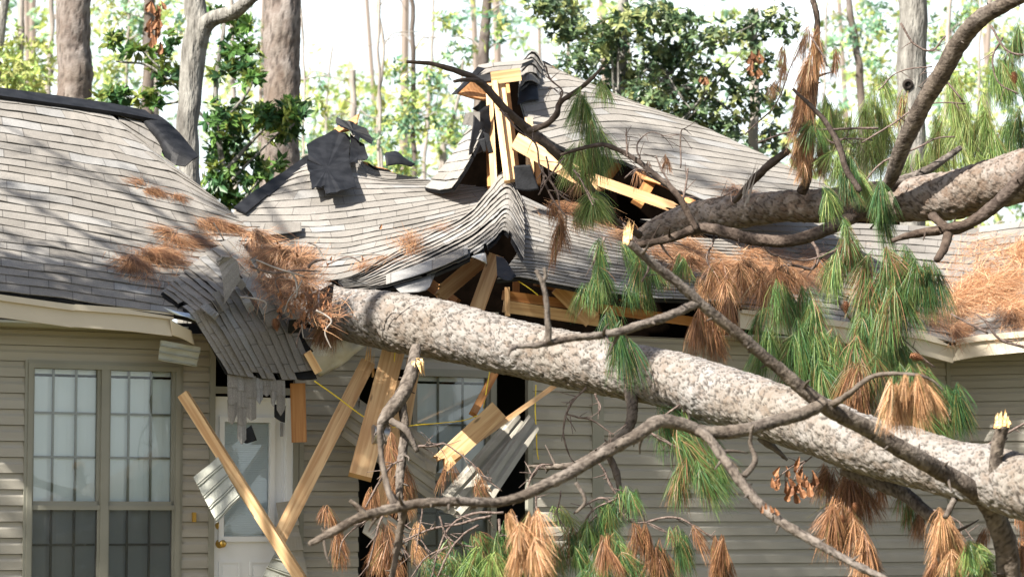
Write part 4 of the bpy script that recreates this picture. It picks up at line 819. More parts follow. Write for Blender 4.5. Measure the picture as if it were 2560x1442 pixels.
# ---- the big pine
pine = thing('fallen_pine', 'massive fallen pine with flaky grey trunk lying across the front wall and crushed roof corner', 'fallen tree', (6.5, 12, 0))
tk = [(655, 700, 22.2, 40), (740, 722, 21.9, 46), (810, 762, 21.35, 58), (870, 786, 21.05, 65), (1000, 806, 20.6, 74), (1200, 850, 20.1, 73), (1400, 896, 19.6, 71), (1600, 933, 19.0, 71), (1800, 986, 18.3, 74), (2000, 1050, 17.6, 74), (2165, 1112, 17.0, 74), (2350, 1163, 16.4, 73), (2500, 1200, 15.9, 78), (2650, 1245, 15.4, 82), (2900, 1310, 14.5, 90), (3300, 1440, 13.0, 105), (3600, 1560, 12.2, 130)]
pts, r = bpath(tk, 8, .01, 2); vis = 15 * 8
mb = MB(); p1, r1 = dense(pts[:14 * 8 - 6], r[:14 * 8 - 6], .0125); tube(mb, p1, r1, 130, bark=.0095, scale=.056, seed=3); mb.build('trunk', M['bark'], pine, True)
mb = MB(); p1, r1 = dense(pts[14 * 8 - 7:], r[14 * 8 - 7:], .05); tube(mb, p1, r1, 40, bark=.012, scale=.07, seed=3); mb.build('trunk', M['bark'], pine, True)
rt = MB()
for i in range(16):
    a = i * .39; c = Vector(pts[-1]); e = c + Vector((.5 + .4 * random.random(), -.3, 0)) + Vector((math.cos(a) * .3, math.cos(a) * .8, math.sin(a) * .9 - .1)); mid = (c + e) / 2 + Vector((.1, 0, .1)); q = cr([tuple(c), tuple(mid), tuple(e)], 5); tube(rt, q, np.linspace(.12, .02, len(q)), 7, knob=.2, seed=i)
rt.build('root_plate', M['limb'], pine, True)
A_ = limb(pine, [(2525, 1560, 16.3, 32), (2520, 1440, 16.2, 34), (2508, 1340, 16.1, 33), (2470, 1262, 16.0, 28), (2420, 1215, 15.85, 27), (2370, 1185, 15.8, 27), (2290, 1145, 15.6, 26), (2200, 1090, 15.5, 26), (2120, 1045, 15.4, 25), (2050, 1008, 15.3, 22), (1950, 920, 15.2, 18), (1850, 840, 15.1, 17), (1750, 752, 15.0, 15), (1650, 672, 14.9, 14), (1572, 606, 14.8, 12)], 5, fine=True, label='long limb crossing the front of the trunk')
splint(pine, 1568, 604, 14.8, 48, 18, .12, seed=1)
limb(pine, [(2062, 1005, 15.25, 16), (2010, 1030, 15.2, 19), (1940, 1052, 15.1, 18), (1850, 1078, 15.0, 20), (1770, 1082, 14.95, 20), (1710, 1058, 14.9, 19), (1650, 1052, 14.85, 21), (1585, 1092, 14.8, 19), (1480, 1150, 14.7, 18), (1380, 1205, 14.6, 17), (1260, 1252, 14.5, 15), (1130, 1252, 14.4, 14), (1000, 1268, 14.3, 14), (910, 1288, 14.2, 14), (845, 1322, 14.15, 13), (772, 1362, 14.1, 7)], 6, fine=True, label='lower limb sweeping left over the wall')
limb(pine, [(1745, 1078, 14.9, 14), (1775, 1100, 14.85, 15), (1830, 1172, 14.8, 15), (1900, 1258, 14.7, 15), (2000, 1333, 14.6, 14), (2100, 1388, 14.5, 12), (2240, 1465, 14.4, 11)], 7, fine=True)
limb(pine, [(1745, 758, 15.0, 14), (1650, 797, 14.9, 13), (1550, 827, 14.8, 12), (1450, 845, 14.7, 11), (1350, 862, 14.6, 9), (1275, 868, 14.55, 7)], 8, fine=True)
for s in ([(1372, 858, 14.62, 10), (1366, 780, 14.6, 8), (1356, 712, 14.6, 7), (1338, 672, 14.6, 6)], [(1357, 705, 14.6, 6), (1362, 690, 14.6, 5), (1358, 670, 14.6, 5)], [(920, 1292, 14.2, 9), (900, 1270, 14.2, 8), (876, 1252, 14.2, 5)], [(1860, 1190, 14.75, 9), (1888, 1150, 14.75, 8), (1878, 1105, 14.75, 6), (1885, 1062, 14.7, 4)], [(1290, 866, 14.55, 6), (1272, 872, 14.5, 6), (1266, 888, 14.5, 3)], [(985, 1262, 14.3, 10), (968, 1200, 14.35, 9), (955, 1120, 14.4, 8), (952, 1062, 14.4, 7)], [(1015, 1262, 14.35, 9), (1000, 1330, 14.4, 10), (988, 1400, 14.4, 8), (978, 1460, 14.4, 7)], [(2395, 1232, 16.2, 12), (2380, 1260, 16.1, 9), (2362, 1290, 16.0, 8)], [(1440, 1205, 14.6, 6), (1462, 1250, 14.6, 5), (1440, 1280, 14.6, 4)]):
    limb(pine, s, seed=int(s[0][0]), seg=10)
# twig with brown tufts
limb(pine, [(2080, 1010, 15.3, 12), (2120, 985, 15.2, 9), (2190, 936, 15.1, 7), (2280, 934, 15.0, 5), (2330, 950, 15.0, 4), (2360, 975, 15.0, 2)], 9, seg=8)
# stub with torn top
limb(pine, [(2488, 1192, 15.75, 22), (2492, 1130, 15.7, 19), (2505, 1062, 15.65, 19)], 10, fine=True, label='snapped stub standing on the trunk'); splint(pine, 2506, 1064, 15.65, 34, 34, 0, seed=2, n=40)
# limb under the trunk
limb(pine, [(1575, 965, 18.9, 20), (1580, 1020, 18.8, 17), (1568, 1075, 18.7, 15), (1510, 1120, 18.6, 13), (1440, 1158, 18.5, 10), (1380, 1165, 18.5, 9), (1318, 1165, 18.5, 5)], 11, fine=True)
limb(pine, [(1510, 1118, 18.6, 11), (1540, 1180, 18.55, 10), (1552, 1235, 18.5, 7)], 12)
limb(pine, [(2110, 1170, 17.2, 22), (2240, 1225, 17.0, 22), (2330, 1290, 16.7, 18), (2390, 1350, 16.6, 14), (2420, 1380, 16.6, 4)], 13, fine=True)
limb(pine, [(1900, 1090, 18.0, 12), (1930, 1115, 18, 10), (1968, 1150, 18, 4)], 14)
# broken branch hanging in the middle, rusty bark
limb(pine, [(1040, 865, 20.0, 14), (1034, 920, 19.9, 20), (1005, 985, 19.8, 22), (965, 1040, 19.7, 19), (955, 1075, 19.7, 11), (965, 1110, 19.7, 6)], 15, fine=True, label='rust brown broken branch hanging under the trunk')
limb(pine, [(1000, 985, 19.8, 14), (1010, 1060, 19.75, 13), (1003, 1150, 19.7, 14), (998, 1240, 19.6, 11), (1004, 1320, 19.5, 9), (988, 1400, 19.5, 8), (975, 1470, 19.5, 7)], 16, fine=True)
limb(pine, [(975, 1050, 19.7, 11), (1015, 1075, 19.6, 10), (1045, 1130, 19.6, 6)], 17)
splint(pine, 1040, 902, 19.9, -36, 34, .25, seed=3)
twigs(pine, [[(1048, 1120, 5), (1085, 1105, 5), (1125, 1108, 3), (1180, 1150, 3), (1240, 1215, 1.5)], [(1075, 1108, 3), (1085, 1125, 2)], [(1010, 1150, 5), (960, 1180, 5), (905, 1260, 4)], [(985, 1330, 4), (1010, 1370, 4), (1040, 1430, 3)], [(1000, 1370, 4), (1050, 1350, 3), (1080, 1372, 2)], [(1000, 1300, 4), (1040, 1330, 3), (1050, 1400, 2)]], 19.5, m='twig')
# lower thicket of twigs
twigs(pine, [[(960, 1290, 5), (930, 1350, 4), (915, 1420, 3)], [(1100, 1290, 4), (1130, 1340, 4), (1180, 1370, 3)], [(1290, 1290, 5), (1300, 1350, 4), (1340, 1420, 3)], [(1180, 1160, 3), (1210, 1190, 3), (1255, 1230, 2)], [(1040, 1250, 3), (1060, 1300, 3), (1040, 1380, 2)], [(1120, 1370, 4), (1060, 1400, 3), (1020, 1440, 2)], [(1350, 1165, 4), (1300, 1230, 4), (1270, 1260, 3)], [(1540, 1240, 4), (1480, 1290, 4), (1450, 1360, 3)], [(1230, 1292, 6), (1160, 1310, 5), (1080, 1322, 5), (1010, 1345, 3)], [(1260, 1275, 6), (1150, 1300, 5), (1090, 1370, 4), (1075, 1442, 3)], [(1245, 1290, 6), (1235, 1360, 5), (1262, 1430, 4), (1280, 1460, 3)], [(1190, 1310, 5), (1130, 1370, 5), (1095, 1442, 4)], [(1490, 1290, 4), (1430, 1340, 4), (1380, 1400, 5), (1330, 1442, 4)], [(1480, 1360, 5), (1420, 1385, 5), (1360, 1430, 4)], [(1440, 1285, 4), (1500, 1245, 5), (1540, 1270, 5), (1580, 1300, 5), (1700, 1296, 5), (1750, 1312, 4), (1790, 1335, 3)], [(1500, 1160, 4), (1530, 1200, 6), (1560, 1240, 5), (1570, 1290, 4)], [(1465, 970, 4), (1435, 1010, 5), (1408, 1080, 4), (1430, 1130, 3), (1460, 1155, 2)], [(1490, 985, 5), (1497, 1010, 4), (1498, 1040, 3)], [(1420, 1030, 4), (1470, 1040, 4), (1510, 1075, 3), (1530, 1090, 2)], [(1620, 1080, 5), (1680, 1110, 4), (1760, 1150, 3)], [(1700, 1010, 4), (1640, 1060, 4)], [(1400, 1230, 3), (1390, 1290, 3), (1420, 1345, 2)], [(1320, 1200, 7), (1345, 1165, 6), (1380, 1155, 4)], [(955, 1270, 3), (880, 1330, 3), (850, 1400, 2)], [(1330, 1230, 4), (1340, 1290, 4), (1358, 1380, 3)], [(1610, 1300, 4), (1660, 1330, 4), (1690, 1345, 3)], [(2000, 1160, 5), (1960, 1175, 3), (1950, 1220, 2)], [(2340, 1280, 4), (2410, 1300, 3), (2445, 1350, 2)], [(2420, 1120, 5), (2490, 1090, 5), (2570, 1060, 5)], [(2440, 790, 4, -1), (2480, 830, 5, -1), (2520, 862, 6, -1), (2580, 865, 7, -1)], [(2380, 780, 4, -1), (2470, 838, 5, -1)], [(2560, 535, 9, 1), (2600, 570, 9, 1)]], 18.2, m='twig')
PT = [  # apex x, y, length, width, n, colours, depth, lean
 # under the trunk, middle
 (1690, 1070, 130, 110, 120, MG, 18.2, .45), (1730, 1110, 140, 100, 130, MG, 18.2, .55), (1760, 1130, 130, 90, 120, GR, 18.1, .5), (1700, 1140, 120, 90, 110, MX, 18.2, .2), (1640, 1010, 100, 120, 90, GR, 18.5, .7), (1680, 1005, 110, 130, 100, GR, 18.5, .6), (1740, 1060, 90, 100, 70, MG, 18.4, .6),
 (1540, 920, 0, 0, 0, GD, 18.6, 0), (1545, 810, 130, 85, 170, GD, 18.2, -.02), (1520, 760, 100, 60, 80, GD, 18.3, .1),
 # lower middle
 (1510, 1245, 110, 90, 130, GR, 18.2, .25), (1550, 1210, 80, 70, 90, MG, 18.2, .2), (1590, 1220, 70, 60, 60, GR, 18.4, .1), (1420, 1310, 90, 90, 90, MX, 18.2, .3), (1470, 1290, 100, 90, 90, GR, 18.2, .1), (1455, 1420, 40, 70, 40, GR, 18.0, .1),
 (1520, 1330, 110, 100, 130, GR, 18.0, .35), (1515, 1330, 105, 45, 120, BR, 17.9, .0), (1640, 1350, 120, 60, 100, GD, 18.1, .15), (1600, 1305, 95, 70, 140, BR, 17.9, .1), (1650, 1340, 100, 60, 70, BR, 18.0, -.1), (1700, 1320, 90, 75, 120, GD, 18.0, .25), (1690, 1310, 70, 60, 60, MX, 18.0, .1), (1730, 1310, 70, 50, 50, BR, 18.1, .3), (1790, 1335, 115, 62, 170, BR, 17.9, .12), (1570, 1370, 90, 120, 100, MG, 18.0, .3),
 # lower left of the middle
 (1320, 1275, 110, 90, 200, LB, 15.0, .05), (1320, 1340, 115, 90, 220, LB, 14.9, .08), (1275, 1270, 70, 40, 60, LB, 15.0, .1),
 (1160, 1350, 90, 100, 90, GR, 18.6, .3), (1120, 1340, 70, 60, 50, MX, 18.7, -.2), (1240, 1320, 110, 60, 80, GR, 18.2, .1), (1190, 1400, 60, 120, 80, GR, 18.2, .4), (1060, 1400, 50, 110, 70, GD, 18.4, .6), (1230, 1380, 80, 90, 90, YG, 18.0, .2), (1290, 1400, 60, 60, 50, GR, 18.2, -.1), (1115, 1400, 60, 60, 50, MG, 18.3, -.5),
 (1350, 1390, 90, 110, 130, GR, 18.1, .4), (1180, 1330, 80, 90, 90, MX, 18.4, .5), (1400, 1260, 80, 70, 70, YG, 18.3, .2), (1260, 1300, 90, 80, 100, GR, 18.3, .4), (1145, 1390, 80, 100, 90, GR, 18.4, .5), (1205, 1360, 90, 90, 100, YG + GR, 18.2, -.3), (1090, 1370, 70, 80, 80, MX, 18.5, .3), (1380, 1330, 90, 70, 90, MX, 18.2, .1), (1440, 1350, 90, 80, 110, GR, 18.1, .3), (1480, 1400, 60, 110, 90, GR, 18.0, .4), (940, 1210, 80, 60, 80, BR, 20.0, .1), (970, 1340, 90, 70, 90, BR, 20.0, -.1),
 (1120, 1150, 60, 40, 40, BR, 19.4, .05), (1195, 1165, 85, 55, 50, BR, 19.4, .3),
 (820, 1265, 65, 45, 80, BR, 19.8, .15), (845, 1320, 95, 55, 110, BR, 19.8, .1), (1045, 1300, 40, 30, 40, LB, 19.2, .1), (1040, 1345, 60, 45, 60, LB, 19.2, .1),
 (985, 1090, 110, 60, 90, BR, 20.0, .15), (1000, 1170, 110, 70, 110, BR, 20.0, .1), (950, 1300, 90, 80, 90, BR, 20.0, .05), (930, 1370, 80, 60, 70, BR, 20.1, .1), (1010, 1230, 60, 50, 50, BR, 20.0, .2), (1000, 1400, 60, 60, 60, BR, 20.0, .1),
 (820, 800, 70, 55, 90, BR, 20.7, -.5), (840, 790, 90, 50, 90, BR, 20.7, -.2),
 # under the right half: big brown curtains
 (2110, 1160, 120, 110, 150, BR, 17.6, .1), (2160, 1180, 120, 110, 150, BR, 17.6, .15), (2070, 1160, 90, 80, 100, BR, 17.7, -.1), (2110, 1250, 130, 120, 190, BR, 17.4, -.05), (2140, 1290, 140, 110, 200, BR + LB, 17.4, .15), (2090, 1260, 90, 100, 110, BR, 17.5, -.4), (2200, 1190, 80, 60, 70, BR, 17.6, .2), (2160, 1380, 90, 70, 90, BR, 17.4, .15),
 (2270, 1220, 90, 60, 80, MX, 17.2, .1), (2300, 1260, 90, 50, 60, BR, 17.2, .1),
 (2360, 1278, 130, 80, 220, LB, 16.3, .05), (2400, 1340, 110, 90, 160, LB, 16.3, .1), (2340, 1390, 80, 60, 90, BR, 16.3, -.2), (2440, 1355, 95, 100, 150, GR + YG, 16.2, .35), (2450, 1400, 70, 90, 90, MX, 16.2, .1), (2400, 1400, 70, 90, 80, MX, 16.2, .1),
 (2460, 1310, 70, 40, 40, BR, 16.9, -.1), (2545, 1260, 90, 50, 80, BR, 16.8, .2), (2550, 1340, 90, 50, 80, BR, 16.8, .1),
 # tufts on the sunlit twig
 (2228, 948, 120, 62, 170, LB, 15.0, -.05), (2262, 942, 90, 40, 90, LB, 15.0, -.1), (2290, 945, 105, 75, 190, LB, 15.0, .0), (2310, 945, 80, 70, 100, LB, 15.0, .25)]
PT = sorted([q for q in PT if q[4]], key=lambda q: -q[2] * q[3])
for i, q in enumerate(PT[:100]):
    if q[4]: tuft(pine, q[0], q[1], q[2], q[3], int(q[4] * 1.15), q[5], q[6], q[7], seed=i)
for q in ((2180, 1255, 17.2, 26), (2280, 1000, 16.6, 30)): pass
cone(pine, 2107, 1298, 17.1, 24); cone(pine, 2138, 1268, 17.3, 24)
# ---- second pine over the right roof
pine2 = thing('fallen_pine', 'second smaller fallen pine lying over the right roof behind the big trunk', 'fallen tree', (5, 20, 0))
tk2 = [(1600, 598, 22.6, 24), (1650, 572, 22.4, 34), (1740, 545, 22.2, 42), (1850, 530, 21.9, 42), (1950, 518, 21.6, 40), (2060, 514, 21.3, 44), (2160, 506, 21.0, 50), (2270, 498, 20.6, 56), (2380, 488, 20.3, 62), (2480, 462, 20.0, 62), (2600, 425, 19.6, 66), (2800, 380, 19, 70)]
pts, r = bpath(tk2, 8, .015, 4); p1, r1 = dense(pts, r, .0135); mb = MB(); tube(mb, p1, r1, 84, bark=.009, scale=.065, seed=9); mb.build('trunk', M['bark2'], pine2, True)
for s in ([(2215, 470, 20.4, 16), (2235, 420, 20.2, 22), (2262, 350, 20.0, 25), (2300, 275, 19.8, 26), (2350, 190, 19.6, 27), (2400, 105, 19.4, 27), (2450, 50, 19.2, 26), (2520, 5, 19.0, 22), (2620, -40, 18.8, 20)],
          [(2225, 460, 20.5, 14), (2290, 438, 20.6, 15), (2340, 412, 20.7, 12), (2400, 370, 20.9, 9)],
          [(1595, 612, 20.8, 9), (1680, 595, 20.7, 12), (1745, 572, 20.6, 15), (1800, 578, 20.5, 17), (1880, 598, 20.4, 18), (1950, 605, 20.3, 18), (2020, 592, 20.3, 19), (2090, 565, 20.4, 20), (2150, 530, 20.6, 22)],
          [(2230, 602, 19.5, 7), (2290, 584, 19.5, 12), (2350, 574, 19.4, 15), (2420, 560, 19.3, 16), (2480, 520, 19.2, 20), (2530, 470, 19.1, 22), (2620, 360, 19.0, 24)],
          [(2372, 578, 19.4, 13), (2362, 615, 19.3, 13), (2342, 650, 19.2, 10)],
          [(2004, 480, 21.2, 16), (2018, 440, 21.1, 13), (2028, 360, 21.0, 11), (2036, 240, 21.0, 10), (2042, 120, 20.9, 9), (2040, 40, 20.9, 9), (2018, -40, 20.9, 8)],
          [(1835, 505, 21.6, 7), (1865, 470, 21.5, 10), (1905, 430, 21.4, 12), (1972, 378, 21.3, 11)],
          [(1742, 575, 20.5, 10), (1718, 530, 20.5, 10), (1690, 488, 20.5, 9), (1640, 440, 20.6, 8), (1580, 392, 20.7, 8), (1520, 362, 20.7, 7), (1470, 368, 20.8, 6), (1400, 388, 20.8, 4)],
          [(1982, 222, 20.2, 4), (2030, 268, 20.2, 7), (2075, 320, 20.2, 8), (2102, 375, 20.2, 9), (2118, 430, 20.2, 9), (2150, 480, 20.2, 9)],
          [(1016, 155, 21.0, 5), (1080, 160, 21.0, 6), (1150, 180, 21.1, 9), (1205, 212, 21.2, 10), (1260, 272, 21.3, 12), (1320, 325, 21.4, 13), (1375, 372, 21.4, 13), (1430, 425, 21.5, 14), (1490, 490, 21.6, 13), (1530, 545, 21.7, 11), (1600, 590, 22.0, 10)],
          [(1136, 204, 21.0, 5), (1170, 200, 21.1, 6), (1205, 208, 21.2, 7)],
          [(1322, 328, 21.3, 9), (1365, 312, 21.2, 9), (1390, 285, 21.2, 9), (1402, 255, 21.2, 8), (1440, 228, 21.1, 7), (1480, 195, 21.0, 6), (1505, 165, 21.0, 3)],
          [(2330, 540, 20.0, 14), (2380, 580, 19.8, 12), (2430, 560, 19.7, 14)]):
    limb(pine2, s, seed=int(s[0][0]) + 3, fine=s[0][3] > 12 or s[3][3] > 11 if len(s) > 3 else False, m='limb' if s[0][0] in (2215, 2225) else 'limbdark', seg=9)
twigs(pine2, [[(1400, 260, 5), (1395, 225, 4), (1375, 195, 4), (1358, 150, 2)], [(1395, 225, 3), (1372, 228, 2)], [(1398, 245, 3), (1412, 222, 2)], [(1255, 275, 5), (1290, 315, 4), (1330, 360, 4), (1352, 420, 4), (1385, 470, 4), (1400, 520, 3)], [(1352, 420, 4), (1370, 460, 4), (1395, 500, 4), (1410, 535, 3)], [(1370, 395, 4), (1380, 450, 4), (1400, 490, 4), (1430, 510, 3)], [(1410, 395, 4), (1390, 430, 4), (1355, 460, 4), (1340, 485, 3)], [(1440, 430, 4), (1455, 480, 4), (1470, 520, 3)], [(1690, 490, 4), (1660, 445, 4), (1645, 400, 3)], [(1705, 420, 3), (1705, 330, 3), (1720, 340, 1)], [(1575, 395, 5), (1572, 350, 4), (1568, 318, 2)], [(1600, 395, 4), (1590, 345, 3), (1630, 328, 2), (1690, 345, 1)], [(1640, 440, 4), (1600, 420, 3), (1560, 440, 3)], [(1712, 520, 6), (1716, 470, 5), (1718, 418, 4)], [(2180, 575, 4), (2230, 520, 4), (2290, 500, 3)], [(1780, 585, 5), (1770, 640, 4), (1800, 700, 4), (1810, 750, 2)], [(1900, 600, 5), (1930, 640, 4), (2000, 655, 4), (2080, 640, 4), (2120, 600, 3)], [(1960, 655, 5), (1970, 700, 5), (1985, 760, 4), (2040, 820, 4), (2100, 860, 3)], [(2030, 600, 7), (2040, 640, 7), (2024, 678, 6), (1985, 668, 6), (1940, 676, 5), (1952, 712, 5), (1965, 790, 4)], [(1960, 750, 5), (1900, 790, 5), (1885, 850, 3)], [(2080, 690, 5), (2105, 780, 5), (2180, 850, 5), (2240, 900, 3)], [(2120, 640, 5), (2200, 680, 5), (2260, 760, 4), (2280, 840, 3)], [(2100, 740, 4), (2150, 760, 4), (2210, 800, 4), (2290, 890, 3), (2330, 915, 3)], [(1600, 700, 5, -.8), (1612, 650, 4, -.8), (1560, 560, 4, -.8)], [(1508, 600, 5), (1480, 680, 5), (1465, 760, 3)], [(1850, 480, 4), (1800, 500, 3), (1760, 505, 3)], [(1900, 360, 4), (1960, 330, 4), (2080, 326, 5), (2190, 322, 5)], [(2100, 350, 4), (2150, 350, 3), (2190, 355, 3)], [(2250, 60, 5, -.5), (2320, 130, 4, -.5), (2360, 100, 4, -.5)], [(2400, 250, 4), (2360, 190, 4), (2330, 190, 3)], [(2470, 60, 6), (2510, 110, 5), (2560, 130, 5)], [(2500, 100, 5), (2480, 150, 4), (2500, 200, 3), (2540, 240, 3)], [(2140, 480, 4), (2200, 420, 4), (2300, 360, 4), (2400, 340, 3)], [(2030, 90, 4), (2050, 130, 4), (2060, 170, 3)], [(2035, 330, 4), (2080, 360, 4), (2110, 350, 2)], [(1860, 340, 3), (1940, 250, 3), (1990, 120, 2)], [(2160, 360, 4), (2240, 300, 4), (2330, 260, 3), (2420, 260, 3)], [(2190, 230, 3), (2260, 180, 3), (2330, 160, 3)]], 20.6)
splint(pine2, 1862, 500, 21.4, 95, 16, .28, n=12, seed=5, m='greythin', name='grey_splinter')
P2 = [(1780, 655, 80, 130, 130, BR, 20.6, .1), (1850, 650, 90, 130, 140, BR + LB, 20.6, .0), (1905, 680, 90, 120, 140, BR, 20.5, .1), (1945, 640, 90, 110, 120, BR + LB, 20.5, -.1), (1820, 690, 80, 120, 130, LB + BR, 20.6, .2), (1690, 640, 70, 110, 90, BR, 20.9, .3), (1745, 690, 60, 110, 80, LB, 20.8, .2), (1468, 225, 130, 80, 170, YG + GR, 21.0, -.08), (1475, 290, 130, 95, 190, YG + GR, 21.0, -.05), (1450, 340, 120, 85, 150, YG, 21.0, .05), (1500, 185, 70, 60, 80, YG, 21.0, .1), (1455, 400, 60, 40, 50, MX, 21.0, 0), (1455, 430, 60, 60, 60, BR, 21.1, -.1), (1480, 480, 90, 110, 180, YG + GR, 20.9, .15),
 (1640, 545, 0, 0, 0, BR, 21, 0), (1405, 520, 110, 45, 110, BR, 20.9, .0), (1440, 520, 60, 60, 60, BR, 21.0, .4), (1370, 505, 60, 60, 50, BR, 21.0, .3),
 (1665, 385, 50, 35, 50, BR, 20.8, 0), (1595, 420, 60, 30, 30, BR, 20.7, .0), (1620, 400, 50, 30, 30, BR, 20.7, -.2),
 # brown hanging mass on the dark upright stem
 (2030, 70, 120, 50, 150, LB + BR, 20.7, -.05), (2025, 140, 120, 60, 190, LB + BR, 20.7, -.05), (2020, 200, 120, 65, 200, LB + BR, 20.7, -.08), (2010, 280, 120, 60, 170, LB + BR, 20.7, -.05), (2005, 340, 90, 60, 150, LB, 20.7, -.1), (1960, 110, 70, 30, 50, LB, 20.8, -.1), (1965, 150, 65, 30, 60, LB, 20.8, -.2), (1940, 190, 60, 40, 60, LB, 20.8, -.1), (2045, 370, 80, 40, 60, BR, 20.7, .1), (2093, 120, 60, 30, 50, BR, 20.8, 0), (2010, 400, 60, 50, 80, LB, 20.7, 0),
 (2035, 290, 80, 60, 80, GR, 20.6, .1), (2060, 240, 100, 40, 60, YG, 20.8, .1),
 # right of the stem
 (2110, 400, 90, 60, 130, GD, 20.2, .2), (2090, 380, 80, 80, 80, YG, 20.4, -.2), (2140, 420, 90, 70, 90, YG, 20.6, .1), (2065, 470, 85, 60, 120, GR + YG, 20.0, .15), (2200, 450, 140, 70, 220, GD + GR, 19.9, .15), (2110, 540, 60, 50, 60, GR, 19.9, .2),
 # pale yellow green background curtains on the right
 (2080, 250, 110, 70, 90, YG, 21.4, .0), (2180, 230, 120, 80, 110, YG, 21.6, .05), (2230, 290, 120, 80, 100, YG, 21.6, -.1), (2170, 330, 110, 90, 100, YG, 21.5, .1), (2390, 190, 120, 90, 120, YG, 21.4, .1), (2450, 220, 130, 90, 130, YG, 21.4, -.05), (2330, 280, 120, 80, 110, YG, 21.5, .05), (2410, 300, 130, 100, 130, YG, 21.4, .1), (2480, 320, 120, 90, 110, GR + YG, 21.3, .1), (2530, 260, 130, 80, 120, GR, 21.3, .1), (2350, 360, 100, 90, 100, YG, 21.5, -.1), (2440, 380, 100, 90, 100, YG, 21.3, .0), (2520, 380, 90, 80, 80, GR, 21.3, 0), (2530, 140, 130, 60, 130, GR, 21.0, .0), (2480, 140, 110, 70, 90, GR + YG, 21.0, .15), (2300, 380, 90, 80, 90, YG, 21.5, -.2), (2130, 270, 90, 60, 70, LB[:1] + YG, 21.5, -.3), (2260, 230, 80, 40, 40, BR + YG, 21.5, 0), (2060, 330, 90, 70, 70, YG, 21.3, .1), (2540, 60, 90, 50, 70, GR, 20.8, .1), (2200, 180, 100, 70, 60, YG, 21.6, .2),
 # green masses before the right wall and fascia
 (1490, 600, 100, 60, 100, GR, 20.4, .1), (1560, 600, 90, 60, 90, GR, 20.3, .3), (1500, 650, 110, 80, 120, GR, 20.3, .1), (1590, 640, 110, 70, 130, MG, 20.2, .3), (1470, 700, 80, 50, 70, GR, 20.4, -.1), (1620, 650, 90, 60, 90, GR, 20.2, .3), (1560, 700, 70, 60, 70, GD, 20.3, .2), (1700, 630, 70, 40, 80, GR, 20.2, 0), (1720, 600, 30, 20, 0, GR, 20, 0),
 (1750, 760, 110, 70, 130, BR, 20.2, .1), (1790, 790, 110, 60, 110, BR, 20.2, .15), (1820, 730, 110, 60, 140, BR, 20.2, .2), (1740, 800, 80, 60, 60, BR, 20.3, -.1), (1720, 740, 60, 60, 0, BR, 20, 0),
 (1960, 700, 110, 80, 140, GR, 20.1, .1), (2000, 720, 130, 90, 160, MG, 20.0, .15), (2050, 760, 120, 90, 150, GR, 20.0, .0), (1990, 790, 130, 90, 150, GR, 19.9, .0), (2040, 830, 130, 90, 160, GR, 19.9, .1), (1930, 800, 110, 80, 110, GR, 20.1, -.1), (2090, 820, 130, 80, 140, MX, 19.9, .1), (2070, 860, 130, 90, 160, GR, 19.8, .05), (1990, 860, 120, 70, 100, GR, 19.9, 0), (1900, 770, 80, 60, 50, MG, 20.1, -.1),
 (2120, 580, 110, 80, 130, MX, 20.1, .0), (2090, 620, 100, 80, 110, YG + GR, 20.1, -.1), (2180, 620, 130, 110, 190, MX, 19.9, .05), (2230, 620, 130, 90, 170, GR, 19.9, .1), (2280, 620, 130, 90, 160, GR, 19.8, .1), (2320, 640, 120, 60, 130, GD, 19.8, .1), (2200, 680, 140, 110, 200, MX, 19.8, .1), (2240, 700, 130, 100, 170, GR, 19.8, .05), (2150, 740, 120, 90, 130, MG, 19.9, .2), (2200, 780, 120, 90, 140, GR, 19.8, .2), (2140, 830, 120, 100, 150, MX, 19.8, .2), (2180, 860, 120, 90, 140, MX, 19.8, .1), (2230, 830, 120, 80, 110, GR, 19.8, .3), (2130, 900, 110, 80, 140, BR, 19.7, -.05), (2150, 930, 100, 80, 110, BR, 19.7, .0), (2090, 900, 90, 60, 80, MG, 19.8, 0),
 (2320, 920, 120, 80, 150, MX, 19.0, .35), (2360, 960, 100, 90, 150, GD, 19.0, .35), (2340, 1000, 100, 80, 120, GR, 19.0, .5), (2290, 1010, 90, 80, 90, MX, 19.0, .4), (2250, 900, 90, 80, 80, GR, 19.4, .3), (2390, 990, 60, 60, 50, GR, 19.0, .3), (2310, 720, 60, 40, 40, YG, 19.9, .1)]
P2 = [(q[0], q[1], q[2] * 1.15, q[3] * 1.25, int(q[4] * 1.2)) + q[5:] if 1850 < q[0] < 2420 and q[1] > 550 else ((q[0], q[1], q[2] * 1.15, q[3] * 1.1, int(q[4] * 1.4)) + q[5:] if q[0] > 2050 and q[1] < 450 else q) for q in P2 if q[4]]
lim = sorted(P2, key=lambda q: -q[2] * q[3] * q[4])
for i, q in enumerate(lim[:99]): tuft(pine2, q[0], q[1], q[2], q[3], int(q[4] * 1.15), q[5], q[6], q[7], seed=200 + i)
if len(lim) > 99:
    mb = MB()
    for i, q in enumerate(lim[99:]): needles(mb, P(q[0], q[1], q[6]), q[2] * q[6] / F, q[3] * q[6] / F, q[4], q[5], (q[7], 0, -1), 900 + i)
    tag(mb.build('needle_clusters', M['needle'], pine2), kind='stuff')
for q in ((2536, 195, 20.3, 30, (.1, 0, -1)), (2115, 768, 19.6, 30, (0, 0, -1)), (2292, 893, 18.9, 34, (.9, 0, -.3)), (2200, 755, 19.6, 0, (0, 0, 1))):
    if q[3]: cone(pine2, *q)
